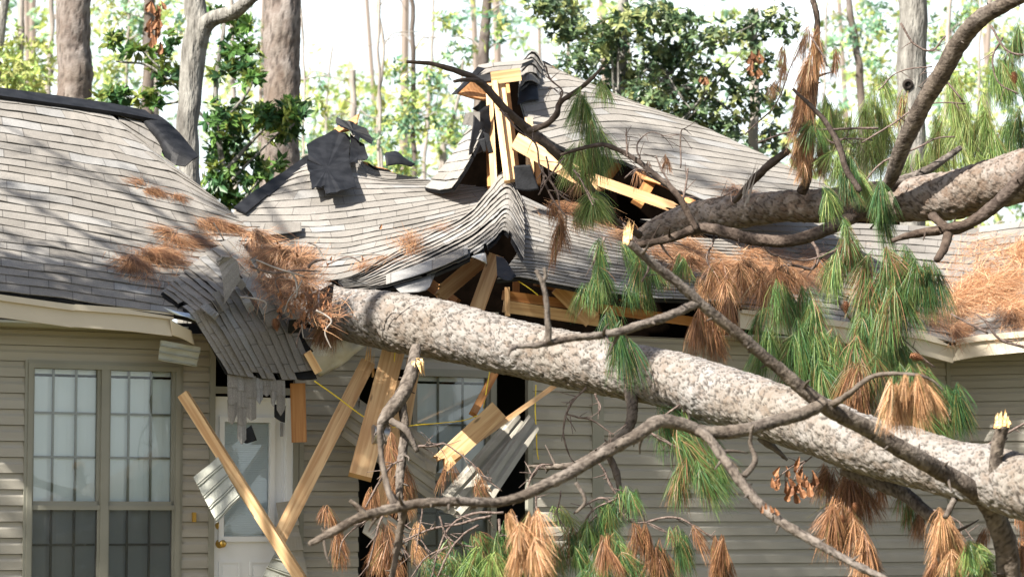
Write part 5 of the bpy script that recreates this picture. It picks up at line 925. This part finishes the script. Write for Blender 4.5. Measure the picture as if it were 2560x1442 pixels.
# ---- dead oak leaves dangling under the trunk
def leafset(name, spots, m, label, cat, Y, size=40, parent=None):
    if 1 < len(spots) < 60:
        for s_ in spots: leafset('leaf', [s_], m, label, cat, Y, size, parent)
        return
    mb = MB(); rr = random.Random(int(spots[0][0] * 13 + spots[0][1] * 7))
    for (px, py) in spots:
        s = size * Y / F * rr.uniform(.8, 1.15); a = P(px, py, Y + rr.uniform(-.05, .05)); th = rr.uniform(-.6, .6); d = Vector((math.sin(th), rr.uniform(-.2, .2), -math.cos(th))); sd = d.cross(Vector((rr.uniform(-.5, .5), 1, 0))).normalized(); nn = d.cross(sd) * s * .12
        prof = [(0, .03), (.25, .10), (.55, .20), (.85, .26), (1, .12)]; vs = []; fs = []
        for k, (h, w_) in enumerate(prof): c = a + d * s * h + nn * math.sin(h * 3); vs += [c - sd * s * w_ + nn * .6, c - nn * .5, c + sd * s * w_ + nn * .6]
        for k in range(4): fs += [(3 * k, 3 * k + 1, 3 * k + 4, 3 * k + 3), (3 * k + 1, 3 * k + 2, 3 * k + 5, 3 * k + 4)]
        mb.add(vs, fs)
    o = mb.build(name, M[m], parent)
    if len(spots) > 1: o['kind'] = 'stuff'
    return o
ok = thing('oak_twig', 'twig of dry brown leaves dangling under the big trunk left of the brown needle curtain', 'twig', tuple(P(2000, 1150, 17.5)))
leafset('leaf_bunch', [(1965, 1165), (1945, 1180), (1930, 1192), (1970, 1190), (1990, 1150), (1998, 1140), (2005, 1165), (2010, 1185), (2000, 1200), (1980, 1205), (1975, 1220), (1985, 1225), (1995, 1210), (2020, 1190), (2030, 1175), (2022, 1205), (1978, 1195), (1966, 1202), (1930, 1200), (1950, 1165), (2035, 1195), (1990, 1178)], 'deadleaf', '', '', 17.5, 34, ok)
for s in ([(2030, 1140), (1998, 1170), (1985, 1200)], [(2015, 1150), (1975, 1170), (1935, 1205)]): limb(ok, [(a, b, 17.5, 2) for a, b in s], m='twig', name='twig', seg=5)
leafset('leaf_bunch', [(1915, 1255), (1925, 1262), (1905, 1262), (1935, 1268)], 'deadleaf', '', '', 14.6, 20, pine)
# ================================================================== PINE STRAW lying on the roofs
def straw(name, spots, pt, n, label, cols, cat='pine straw', Lpx=60, h=.05, per=None, group=None):
    """spots: (px, py, rx, ry, count, direction angle, spread)"""
    mb = MB(); rr = np.random.default_rng(int(spots[0][0])); tone = [np.array(c) for c in cols]
    e1 = n.cross(Vector((0, 1, 0))).normalized(); e2 = n.cross(e1).normalized()
    if e1.x < 0: e1 = -e1
    if e2.z > 0: e2 = -e2
    for (px, py, rx, ry, cnt, an, sp_) in spots:
        for i in range(int(cnt * 1.5)):
            a = rr.random() * 6.283; q = min(2.0, abs(rr.normal()) * .62 + .25 * rr.random()); c = hit(px + rx * q * math.cos(a), py + ry * q * math.sin(a), pt, n); k = c.y / F
            
            if noise.noise(c * 4.5 + Vector((cnt, 0, 0))) < -.12 and rr.random() < .85: continue
            t = math.radians(an + rr.normal() * sp_ + 70 * noise.noise(c * 2.7)); d = (e1 * math.cos(t) + e2 * math.sin(t)); L = Lpx * k * rr.uniform(.5, 1.2); hh = n * (rr.random() * h * .6 * max(0, 1.1 - q) + .006)
            b = c + hh + n * rr.normal() * .008; m_ = b + d * L * .5 + n * rr.uniform(0, .02); e = b + d * L + n * rr.normal() * .012 + e2 * rr.normal() * .03
            sd = d.cross(n).normalized() * .0014; cc = tuple(np.clip(tone[rr.integers(len(tone))] * rr.uniform(.6, 1.35), 0, 1))
            mb.add([b - sd, b + sd, m_ + sd, m_ - sd, e + sd * .5, e - sd * .5], [(0, 1, 2, 3), (3, 2, 4, 5)], None, cc)
    return tag(mb.build(name, M['needle']), label, cat, group, 'stuff')
SB = [(.30, .155, .08), (.21, .10, .05), (.40, .24, .13), (.13, .065, .035)]
straw('pine_straw', [(380, 640, 70, 28, 700, 20, 35), (330, 660, 40, 22, 400, 60, 30), (430, 655, 50, 20, 350, 10, 40), (385, 700, 40, 25, 260, 65, 25)], pA, nA, 'brown pine straw heap low on the left roof slope', SB, h=.09)
straw('pine_straw', [(450, 600, 55, 22, 450, 25, 35), (500, 612, 50, 14, 350, 15, 30), (420, 585, 30, 14, 160, 140, 30), (520, 560, 50, 18, 380, 25, 25), (570, 575, 40, 12, 200, 20, 25), (590, 590, 30, 10, 120, 15, 25)], pA, nA, 'brown pine straw heap at the fold of the left roof slope', SB, h=.08)
straw('pine_straw', [(375, 478, 30, 10, 180, 30, 25), (350, 468, 20, 6, 60, 190, 25), (440, 492, 22, 6, 70, 30, 25)], pA, nA, 'small sprig of brown needles high on the left roof slope', SB, h=.05, Lpx=45)
straw('pine_straw', [(700, 640, 60, 26, 900, 165, 25), (655, 620, 25, 30, 250, 80, 30), (750, 660, 40, 16, 250, 10, 60), (720, 700, 60, 26, 600, 20, 60), (775, 745, 42, 30, 500, 60, 60), (780, 790, 40, 18, 260, 10, 60), (700, 740, 50, 26, 450, 20, 60), (640, 590, 30, 14, 150, 60, 30)], on(700, 680, .55), Vector((-.1, -.75, .65)).normalized(), 'rust brown needle heap packed round the buried end of the big trunk', SB, h=.12)
straw('pine_straw', [(1025, 620, 34, 30, 260, -90, 50), (1020, 600, 20, 20, 140, 90, 50), (1090, 580, 30, 8, 90, -20, 30), (960, 660, 50, 10, 160, -20, 25), (900, 680, 30, 10, 110, -15, 25)], c58, nC1, 'tuft and strip of needles caught along the gap above the front gable', SB, h=.10, Lpx=45)
straw('pine_straw', [(1400, 520, 60, 14, 260, 35, 20), (1480, 555, 60, 16, 420, 30, 20), (1560, 590, 60, 18, 420, 25, 25), (1640, 625, 60, 22, 420, 25, 30)], pC, nC, 'long drift of brown needles below the torn rear roof', SB, h=.09)
SO = [(.46, .26, .14), (.36, .185, .095), (.56, .38, .24), (.20, .10, .05), (.28, .13, .06)]
straw('pine_straw', [(1740, 650, 80, 30, 1300, 30, 60), (1850, 680, 100, 36, 3000, 80, 45), (1960, 690, 80, 36, 2200, 70, 50), (1700, 610, 60, 20, 600, 20, 30), (2050, 660, 90, 45, 900, 60, 60), (1780, 690, 60, 40, 700, 60, 45), (1880, 640, 80, 30, 700, 20, 60), (1800, 735, 60, 12, 400, 20, 40), (2180, 760, 90, 50, 600, 40, 60), (2330, 800, 60, 40, 500, 60, 50)], pF, nF, 'deep orange pine straw over the low right roof under the second trunk', SO, h=.12)
straw('pine_straw', [(2400, 760, 60, 60, 1300, 20, 60), (2480, 720, 90, 60, 2400, 20, 60), (2540, 780, 60, 40, 1100, 60, 50), (2440, 640, 60, 40, 800, 30, 60), (2560, 640, 60, 40, 900, 20, 60), (2390, 830, 20, 24, 260, 80, 30), (2620, 740, 60, 70, 900, 30, 60)], pG, nG, 'thick sunlit pine straw filling the valley of the right wing roof', SO, h=.10)
straw('pine_straw', [(1000, 185, 1, 1, 0, 0, 1), (1850, 500, 50, 14, 260, 15, 40), (1830, 480, 30, 14, 120, 60, 60)], pD, nD, 'needles piled behind the second trunk at the foot of the rear roof', SB, h=.12)
# debris twigs at the buried trunk end
deb = thing('dead_branch', 'bare pale twigs sprawling over the buried end of the big trunk', 'branch', tuple(on(700, 700, .8)))
yy = wy(700, .8)
for i, s in enumerate([[(625, 665, 3), (680, 685, 3.5), (740, 680, 3), (800, 682, 1.5)], [(720, 675, 3), (738, 700, 3), (745, 730, 3), (742, 745, 2)], [(755, 700, 2), (745, 725, 2), (728, 745, 2), (715, 780, 1.5)], [(800, 785, 3), (760, 810, 2.5), (740, 850, 2), (738, 872, 1.5)], [(755, 810, 2), (760, 845, 1.5)], [(790, 775, 3), (825, 800, 3), (810, 830, 2.5), (830, 872, 1.5)], [(770, 670, 4), (790, 655, 5), (815, 650, 3)], [(815, 650, 3), (795, 620, 2.5), (770, 610, 1.5)], [(640, 650, 2.5), (700, 670, 2.5), (760, 690, 2)], [(820, 660, 2.5), (870, 645, 2.5), (905, 660, 1.5)], [(600, 742, 2.5), (660, 755, 2.5), (655, 775, 1.5)], [(840, 640, 2), (930, 635, 2), (975, 640, 1)], [(700, 740, 2), (690, 700, 2), (712, 690, 1)], [(560, 600, 2), (530, 560, 1.5)]]):
    limb(deb, [(a, b, yy - .1 - .03 * (i % 3), r_) for a, b, r_ in s], m='greythin' if i % 3 else 'twig', name='twig', seg=5, seed=i, wob=.02)
leafset('leaf_bunch', [(745 + random.uniform(-55, 80), 745 + random.uniform(-30, 65)) for _ in range(90)] + [(x, y) for x, y in ((830, 640), (815, 655), (700, 610), (690, 600), (905, 640), (955, 560), (740, 630), (735, 650))], 'deadleaf', '', '', yy - .12, 13, deb)
def lone_cone(px, py, off, label, L=34, ax=(0.2, 0, -1)):
    Y = wy(px, off, py); o0 = len(C.objects); cone(None, px, py, Y, L, ax); o = C.objects[-1]; tag(o, label, 'pine cone', 'pine cones on the roof')
lone_cone(583, 567, -.7, 'dark pine cone at the valley of the left roof', 24, (.9, 0, -.1)); lone_cone(690, 812, .72, 'dark pine cone on the folded roof corner', 32)
# ================================================================== THE FOREST BEHIND
def leaves(mb, c, rad, n, size, cols, seed=0, rosette=0, asp=.42, down=.2):
    """leaf faces around centre c (ellipsoid rad). rosette>0: that many leaves radiate from each twig tip."""
    rr = np.random.default_rng(seed); tone = [np.array(q) for q in cols]; c = np.array(tuple(c)); rad = np.array(rad)
    m = max(1, n // max(1, rosette))
    for i in range(m):
        d = rr.normal(size=3); d /= np.linalg.norm(d); q = c + d * rad * (rr.random() ** .45); tb = tone[rr.integers(len(tone))] * (.65 + .7 * rr.random())
        ax = d * .6 + np.array([0, 0, .4]) + rr.normal(size=3) * .3; ax /= np.linalg.norm(ax)
        for j in range(max(1, rosette)):
            if rosette: v = np.cross(ax, rr.normal(size=3)); v /= np.linalg.norm(v) + 1e-9; l = v + ax * rr.uniform(-.1, .6)
            else: l = rr.normal(size=3) + np.array([0, 0, -down])
            l /= np.linalg.norm(l); s = size * rr.uniform(.7, 1.25); sd = np.cross(l, ax + rr.normal(size=3) * .3); sd /= np.linalg.norm(sd) + 1e-9; nn = np.cross(sd, l)
            cc = tuple(np.clip(tb * rr.uniform(.8, 1.25), 0, 1)); w_ = s * asp * .5
            mb.add([q, q + l * s * .45 + sd * w_ + nn * s * .05, q + l * s, q + l * s * .45 - sd * w_ + nn * s * .05, q + l * s * .5], [(0, 4, 1), (1, 4, 2), (2, 4, 3), (3, 4, 0)], None, cc)
def trunk_(parent, spec, m='greythin', seed=0, fine=0, name='trunk', scale=.14, bark=.03, seg=10):
    pts, r = bpath(spec, 8, .03, seed); mb = MB()
    if fine: pts, r = dense(pts, r, fine); tube(mb, pts, r, seg, bark=bark, scale=scale, seed=seed)
    else: tube(mb, pts, r, seg, knob=.12, seed=seed)
    return mb.build(name, M[m], parent, True)
MAG = [(.06, .13, .035), (.10, .19, .045), (.04, .10, .04), (.22, .27, .07)]; OAKC = [(.06, .10, .055), (.10, .15, .07), (.05, .095, .055), (.22, .25, .10), (.12, .18, .085)]
YEL = [(.38, .45, .13), (.46, .48, .18), (.28, .40, .13)]; TEAL = [(.14, .27, .17), (.20, .34, .20), (.11, .23, .15)]
# pines whose straight trunks stand close behind
def bigpine(label, spec, seed, **k):
    t = thing('pine_tree', label, 'tree', tuple(P(spec[0][0], 1301, spec[0][2])[:2]) + (0,), 'pines standing behind the house'); trunk_(t, spec, 'bgbark', seed, **k)
    p = P(*spec[-1][:3]); mb = MB()
    for i in range(9): needles_c = p + Vector((rng.normal() * 1.6, rng.normal() * 1.6, rng.uniform(.2, 2.5))); leaves(mb, needles_c, (.9, .9, .5), 120, .25, TEAL, seed * 31 + i, 12, .05)
    mb.build('crown', M['needle'], t); return t
bigpine('thick scaly pine trunk left of the forked grey tree, half sunlit', [(200, 1500, 31, 48), (192, 700, 31, 46), (185, 250, 31, 45), (186, 0, 31, 44), (188, -500, 31, 40)], 21, fine=.05, seg=56, scale=.11, bark=.014)
bigpine('widest plated pine trunk right of the forked grey tree', [(690, 1500, 30, 52), (696, 700, 30, 50), (702, 300, 30, 48), (708, 0, 30, 46), (712, -500, 30, 42)], 22, fine=.05, seg=60, scale=.11, bark=.014)
gt = thing('forked_tree', 'smooth grey tree with a thick limb forking up right behind the left roof', 'tree', tuple(P(470, 1301, 27)[:2]) + (0,))
trunk_(gt, [(470, 1500, 27, 30), (472, 600, 27, 27), (470, 400, 27, 26), (476, 250, 27, 27), (484, 130, 27, 30), (494, 60, 27, 30), (484, 0, 27, 27), (470, -200, 27, 24)], 'grey', 5, seg=28)
trunk_(gt, [(488, 120, 27, 26), (515, 60, 26.9, 22), (560, 38, 26.8, 19), (610, 12, 26.6, 17), (680, -30, 26.4, 15)], 'grey', 6, name='limb', seg=18)
gt2 = thing('grey_tree', 'straight grey trunk with a dark knothole behind the second fallen pine', 'tree', tuple(P(2280, 1301, 29)[:2]) + (0,))
trunk_(gt2, [(2280, 1500, 29, 38), (2278, 500, 29, 36), (2280, 200, 29, 36), (2282, 0, 29, 36), (2284, -300, 29, 32)], 'grey', 8, seg=30)
mb = MB(); lathe(mb, P(2270, 212, 28.86), (CO - P(2270, 212, 28.8)), [(-.02, .06), (.01, .055), (.02, .035), (.0, .03), (-.02, .01)], 14); mb.build('knothole', M['limb'], gt2)
# magnolia with glossy rosettes
mg = thing('magnolia_tree', 'magnolia with glossy dark leaf rosettes between the forked tree and the widest pine', 'tree', tuple(P(600, 1301, 28.5)[:2]) + (0,))
trunk_(mg, [(560, 1500, 28.6, 12), (590, 700, 28.6, 10), (560, 450, 28.6, 8), (540, 250, 28.5, 7), (560, 60, 28.5, 5)], 'grey', 9, seg=10)
def tagc(mb, lst, Y, size, cols, ros, seed, asp=.42, dens=1.0):
    for i, (a, b, rx, ry, n) in enumerate(lst): leaves(mb, P(a, b, Y + rng.uniform(-.5, .5)), (rx * Y / F, max(rx, ry) * Y / F * .8, ry * Y / F), int(n * dens), size, cols, seed + i, ros, asp)
mb = MB(); tagc(mb, [(680, 290, 90, 30, 420), (600, 300, 70, 50, 300), (740, 270, 40, 22, 150), (560, 380, 50, 60, 260), (620, 430, 60, 40, 200), (540, 460, 40, 50, 200), (600, 140, 50, 50, 160), (560, 180, 50, 40, 120), (620, 190, 40, 20, 110), (420, 190, 50, 20, 90), (300, 240, 60, 20, 150), (290, 100, 30, 20, 60), (340, 130, 40, 14, 60), (400, 150, 30, 40, 100), (380, 250, 50, 20, 90), (710, 330, 50, 30, 120), (560, 300, 60, 50, 160), (420, 100, 30, 30, 50), (590, 500, 50, 20, 130), (700, 420, 40, 30, 50), (540, 40, 30, 30, 60), (610, 60, 30, 40, 90)], 28.3, .12, MAG, 8, 100, .42, 1.3); mb.build('crown', M['leaf'], mg)
for i, s in enumerate([[(570, 420, 7), (640, 340, 5), (700, 290, 3)], [(560, 300, 6), (620, 230, 4), (640, 180, 3)], [(560, 350, 5), (470, 250, 4), (380, 170, 4), (290, 155, 3)], [(400, 170, 3), (340, 110, 2)], [(470, 250, 4), (400, 260, 3), (300, 240, 3)], [(580, 450, 5), (680, 350, 3), (760, 280, 2)], [(600, 510, 4), (650, 450, 3)]]): limb(mg, [(a, b, 28.3, r_) for a, b, r_ in s], m='grey', name='branch', seg=6, seed=i)
dl_ = leafset('dead_leaf', [(390 + random.uniform(-15, 18), y + random.uniform(-6, 6)) for y in (0, 8, 18, 40, 45, 55, 60, 75, 85, 105) for _ in (0, 1, 2)], 'deadleaf', '', '', 28, 26, mg)
# evergreen oak behind the peak
oak = thing('evergreen_oak', 'dense dark leaved oak crown rising behind the tall rear roof', 'tree', tuple(P(1640, 1301, 31)[:2]) + (0,))
trunk_(oak, [(1500, 1500, 31.3, 26), (1520, 700, 31.3, 24), (1545, 300, 31.3, 20), (1550, 100, 31.3, 16), (1560, -80, 31.3, 10)], 'grey', 10, seg=14)
trunk_(oak, [(1885, 900, 31.6, 14), (1884, 400, 31.6, 13), (1888, 200, 31.6, 12), (1885, 20, 31.6, 10)], 'greythin', 11, seg=12)
mb = MB(); OC = [(1420, 60, 70, 50, 520), (1500, 100, 80, 60, 700), (1580, 60, 80, 50, 560), (1440, 160, 60, 50, 420), (1540, 190, 80, 60, 700), (1640, 150, 80, 60, 700), (1620, 240, 90, 50, 700), (1700, 210, 80, 60, 700), (1740, 290, 80, 45, 560), (1820, 330, 60, 50, 420), (1780, 210, 60, 60, 420), (1850, 250, 50, 60, 320), (1700, 60, 70, 40, 360), (1780, 90, 70, 50, 380), (1880, 70, 60, 50, 380), (1950, 60, 50, 50, 260), (1900, 160, 50, 50, 260), (1650, 30, 60, 30, 220), (1380, 10, 60, 30, 260), (1350, 30, 30, 20, 90), (1920, 250, 50, 40, 220), (1860, 400, 60, 40, 320), (1800, 380, 60, 30, 200), (1930, 350, 40, 50, 160), (1480, 250, 60, 40, 300), (1700, 130, 60, 50, 320)]
tagc(mb, OC, 31, .092, OAKC, 6, 300, .45, .95); mb.build('crown', M['leaf'], oak)
leafset('dead_leaf', [(1885 + random.uniform(-15, 15), 120 + random.uniform(0, 60)) for _ in range(26)] + [(1760 + random.uniform(-8, 8), 195 + random.uniform(-6, 6)) for _ in range(6)], 'deadleaf', '', '', 30.5, 20, oak)
for i in range(14): a = random.uniform(1430, 1880); limb(oak, [(1540, 320, 31.2, 5), ((1540 + a) / 2, random.uniform(150, 320), 31, 4), (a, random.uniform(60, 330), 30.9, 2)], m='grey', name='branch', seg=5, seed=i)
# slender trees, snags and understory, blurred by distance
TG = 'slender trees of the forest behind the house'
def thin(label, spec, Y, crown=None, cols=YEL, m='greythin', seed=0, size=.125, ros=5, asp=.35, name='slender_tree', twg=4, scol=None):
    t = thing(name, label, 'tree', tuple(P(spec[0][0], 1301, Y)[:2]) + (0,), TG); trunk_(t, [(spec[0][0], 1500, Y, spec[0][2])] + [(a, b, Y, r_) for a, b, r_ in spec], m, seed, seg=8)
    rr = random.Random(seed)
    for i in range(twg):
        k = rr.randrange(len(spec)); a, b, r_ = spec[k]; s = rr.choice((-1, 1)); limb(t, [(a, b, Y, max(2, r_ * .5)), (a + s * rr.uniform(20, 50), b - rr.uniform(10, 50), Y, 2), (a + s * rr.uniform(60, 120), b - rr.uniform(-10, 70), Y, 1.2)], m='greythin', name='branch', seg=5, seed=i, wob=.06, sub=5)
    if crown: mb = MB(); tagc(mb, crown, Y, size, cols, ros, seed * 17 + 3, asp, 1.2); mb.build('crown', M['leaf' if asp > .2 else 'needle'], t)
    return t
thin('slim reddish trunk just left of the forked grey tree', [(372, 700, 16), (370, 300, 15), (372, 80, 14), (375, -200, 12)], 40, [(330, 60, 60, 60, 90)], TEAL, 'bgbark', 1)
thin('slim dark trunk beside the reddish one', [(388, 700, 9), (390, 300, 8), (385, 100, 7), (380, -200, 6)], 44, None, seed=2)
thin('leaning dark trunk at the far left edge', [(-30, 500, 14), (0, 90, 12), (30, -60, 10)], 36, [(40, 210, 90, 40, 260), (20, 150, 70, 40, 160)], YEL, 'grey', 3)
thin('slim trunk rising from yellow leaves near the left edge', [(50, 500, 12), (52, 200, 10), (50, 0, 8), (48, -200, 6)], 42, [(60, 200, 90, 50, 400), (110, 120, 60, 60, 180), (20, 100, 50, 50, 140)], YEL, seed=4)
thin('thin trunk hugging the left pine', [(128, 500, 9), (122, 200, 8), (130, 50, 7), (120, -100, 6)], 46, [(260, 40, 50, 50, 120), (270, 170, 40, 50, 100)], YEL, seed=5)
thin('yellow leafed sapling between the left pine and the forked tree', [(300, 600, 6), (310, 300, 5), (320, 100, 4), (322, 0, 3)], 48, [(330, 90, 70, 50, 240), (300, 180, 50, 40, 160), (350, 30, 60, 40, 160), (420, 60, 40, 60, 120)], YEL + TEAL, seed=6)
thin('hazy sapling behind the magnolia', [(590, 600, 8), (585, 300, 7), (580, 60, 6), (578, -60, 5)], 50, [(600, 60, 60, 50, 220), (640, 150, 40, 60, 160), (560, 130, 50, 40, 140), (610, 350, 60, 90, 280)], YEL + TEAL, seed=7)
thin('thin bare stem right of the widest pine', [(755, 500, 3), (760, 200, 3), (750, 0, 3), (756, -100, 2)], 40, [(800, 260, 30, 40, 60)], YEL, seed=8)
thin('hazy green sapling right of the widest pine', [(830, 500, 4), (815, 300, 3), (830, 100, 2.5)], 55, [(800, 200, 50, 40, 100), (820, 330, 60, 50, 260), (780, 380, 50, 40, 160)], TEAL + YEL, seed=9)
sn = thin('broken snag with a pale splintered top', [(888, 500, 10), (886, 320, 9), (882, 220, 8), (880, 175, 9)], 42, None, seed=10, twg=0, name='snag'); splint(sn, 878, 185, 42, 50, 14, -.1, n=14, seed=7)
thin('pair of pale bare stems in the centre gap, left one', [(946, 520, 4), (950, 300, 4), (945, 100, 4), (952, -100, 4)], 38, [(960, 330, 60, 50, 130)], YEL + TEAL, seed=11)
thin('crooked pale stem crossing its twin in the centre gap', [(958, 520, 5), (945, 300, 4), (958, 120, 4), (946, 20, 4), (950, -100, 3)], 38.5, [(1010, 250, 70, 60, 90)], YEL, seed=12)
thin('dark slim trunk left of the broken peak', [(1035, 520, 7), (1034, 300, 6), (1032, 130, 6), (1028, -100, 5)], 42, [(1040, 300, 70, 70, 330), (1080, 200, 50, 40, 160), (1000, 180, 50, 40, 120)], TEAL + YEL, 'bgbark', 13)
thin('grey trunk rising directly behind the broken peak', [(1196, 400, 15), (1208, 130, 14), (1214, 40, 12), (1226, -80, 10)], 40, [(1240, 60, 50, 60, 100)], YEL + TEAL, 'bgbark', 14)
thin('leaning sapling left of the sheared roof', [(1100, 480, 6), (1120, 350, 5), (1150, 240, 4), (1160, 150, 3)], 44, [(1120, 330, 50, 60, 240), (1150, 130, 50, 50, 120), (1120, 60, 60, 30, 100), (980, 400, 60, 50, 260)], TEAL + YEL, seed=15)
thin('pine sapling with hazy needles near the centre gap', [(1060, 520, 5), (1070, 300, 5), (1080, 100, 4), (1085, -50, 3)], 56, [(1150, 40, 70, 40, 160), (1060, 250, 80, 40, 200), (920, 300, 60, 60, 180), (1280, 50, 60, 40, 160)], TEAL, seed=16)
thin('short torn stump of a sapling under the magnolia branches', [(1112, 520, 7), (1110, 420, 7), (1108, 340, 6)], 44, None, seed=17, twg=1)
thin('pale trunk standing in the hazy gap right of the oak', [(2165, 700, 12), (2158, 400, 11), (2150, 200, 10), (2130, 60, 9), (2110, -80, 7)], 46, [(2120, 100, 90, 60, 200), (2200, 60, 60, 60, 160)], TEAL, 'bgbark', 18)
thin('slim trunk beside the knotholed grey tree', [(2362, 600, 8), (2365, 300, 7), (2368, 100, 6), (2385, -60, 5)], 50, [(2360, 90, 60, 60, 260), (2420, 40, 60, 40, 220), (2520, 90, 50, 60, 220)], TEAL + YEL, seed=19)
thin('hazy sapling left of the knotholed grey tree', [(2060, 700, 4), (2055, 400, 4), (2062, 200, 3), (2065, 0, 3)], 54, [(2060, 330, 60, 60, 200), (2190, 170, 60, 60, 260), (2120, 400, 60, 50, 200)], TEAL + YEL, seed=20)
thin('yellow leafed sapling right of the knotholed grey tree', [(2450, 600, 5), (2445, 300, 4), (2450, 0, 3)], 45, [(2480, 200, 70, 60, 300), (2400, 200, 60, 60, 240), (2530, 330, 50, 60, 220), (2400, 330, 60, 50, 240)], YEL, seed=21)
thin('small green sapling at the foot of the hump roof', [(700, 700, 3), (715, 470, 3), (740, 400, 2)], 40, [(740, 410, 60, 30, 160), (650, 460, 40, 30, 120), (900, 430, 60, 30, 160), (1010, 420, 50, 30, 140)], YEL + TEAL, seed=22)
# far wood: one mass of hazy foliage nobody could count
mb = MB(); rr = np.random.default_rng(5)
for i in range(520):
    Y = rr.uniform(60, 105); px = rr.uniform(-500, 3100); h = rr.uniform(0, 1) ** 1.25; py = 760 - (800 if px < 700 or px > 1250 else 560) * h
    leaves(mb, P(px, py, Y), (rr.uniform(.8, 2.2), 1.2, rr.uniform(.5, 1.6)), 90, .24, (YEL + YEL[:1] + TEAL)[rr.integers(0, 4):][:3], 5000 + i, 5, .4)
for i in range(34):
    Y = rr.uniform(62, 105); px = rr.uniform(-900, 3500); q = P(px, 1290, Y); tube(mb, [q, q + Vector((rr.normal() * .3, 0, 8)), q + Vector((rr.normal() * .5, 0, 18))], [.13, .11, .08], 6, knob=.05, col0=(.3, .25, .22))
tag(mb.build('far_wood', M['leaf']), 'hazy far wood of pale green foliage beyond the slender trees', 'wood', kind='stuff')
# unseen trees added at the left, crowns aimed sunward to shade chosen spots
def shade_tree(label, tx, ty, blobs, seed):
    t = thing('pine_tree', label, 'tree', (tx, ty, 0)); top = max(b[0][2] + SUN.z * b[1] for b in blobs)
    mb = MB(); q = cr([(tx, ty, 0), (tx + .1, ty, top * .5), (tx, ty + .1, top + 1)], 10); tube(mb, q, np.linspace(.2, .05, len(q)), 12, knob=.1); mb.build('trunk', M['limb'], t, True)
    mb = MB()
    for k, (tg, d, r_, n_) in enumerate(blobs):
        c = Vector(tg) + SUN * d; leaves(mb, c, (r_, r_, r_ * .8), n_, .26, TEAL, 7000 + k + seed * 50, 10, .12)
        br = MB(); z = min(c.z - .4, top); q = cr([(tx, ty, z - .5), tuple((Vector((tx, ty, z)) + c) / 2), tuple(c)], 6); tube(br, q, np.linspace(.05, .015, len(q)), 6, knob=.1); br.build('branch', M['limb'], t, True)
    mb.build('crown', M['needle'], t)
shade_tree('added unseen pine left of the house front, crown aimed to shade it', -6.6, 14.6, [
    (P(620, 850, 20.3), 8.5, .62, 700), (P(560, 760, 20.2), 8.8, .5, 300), (P(480, 1000, 20.6), 8.5, .6, 300), (P(100, 1000, 20.1), 9, .9, 600), (P(300, 1100, 20.4), 9, .9, 600), (P(300, 620, 20.8), 9, .35, 41), (P(100, 560, 21), 9.5, .35, 41), (P(250, 430, 21.8), 9.5, .35, 34), (P(450, 520, 21.8), 9, .35, 34), (P(60, 380, 22), 10, .4, 20), (P(640, 470, 23.2), 9.5, .4, 200), (P(840, 1150, 21.3), 9, .7, 500), (P(820, 1350, 21.2), 9, .7, 400), (P(250, 1320, 20.3), 9, .9, 500), (P(60, 1280, 20), 9, .7, 400), (P(480, 1280, 20.7), 9, .7, 400), (P(1050, 1400, 21.6), 9, .5, 200)], 1)
shade_tree('added unseen pine near the camera, crown aimed to shade the right walls and roof', -4.4, 13.2, [
    (P(2460, 1000, 23.8), 13, .8, 700), (P(2480, 1200, 23.6), 13, .8, 700), (P(2480, 1380, 23.6), 13, .7, 600), (P(1750, 1250, 23), 14.5, .9, 600), (P(2050, 1250, 23.6), 14, .9, 600), (P(1600, 350, 24.5), 14, .4, 110), (P(1850, 450, 24), 14, .4, 110), (P(1900, 1400, 23.4), 14, .9, 600), (P(2250, 1350, 23.8), 14, .8, 500), (P(1640, 1380, 22.9), 14, .45, 260), (P(2150, 1400, 23.8), 14, .8, 500), (P(1750, 1420, 23), 14, .8, 500), (P(2350, 1200, 24), 14, .6, 400), (P(1500, 560, 22.8), 14, .2, 30)], 2)
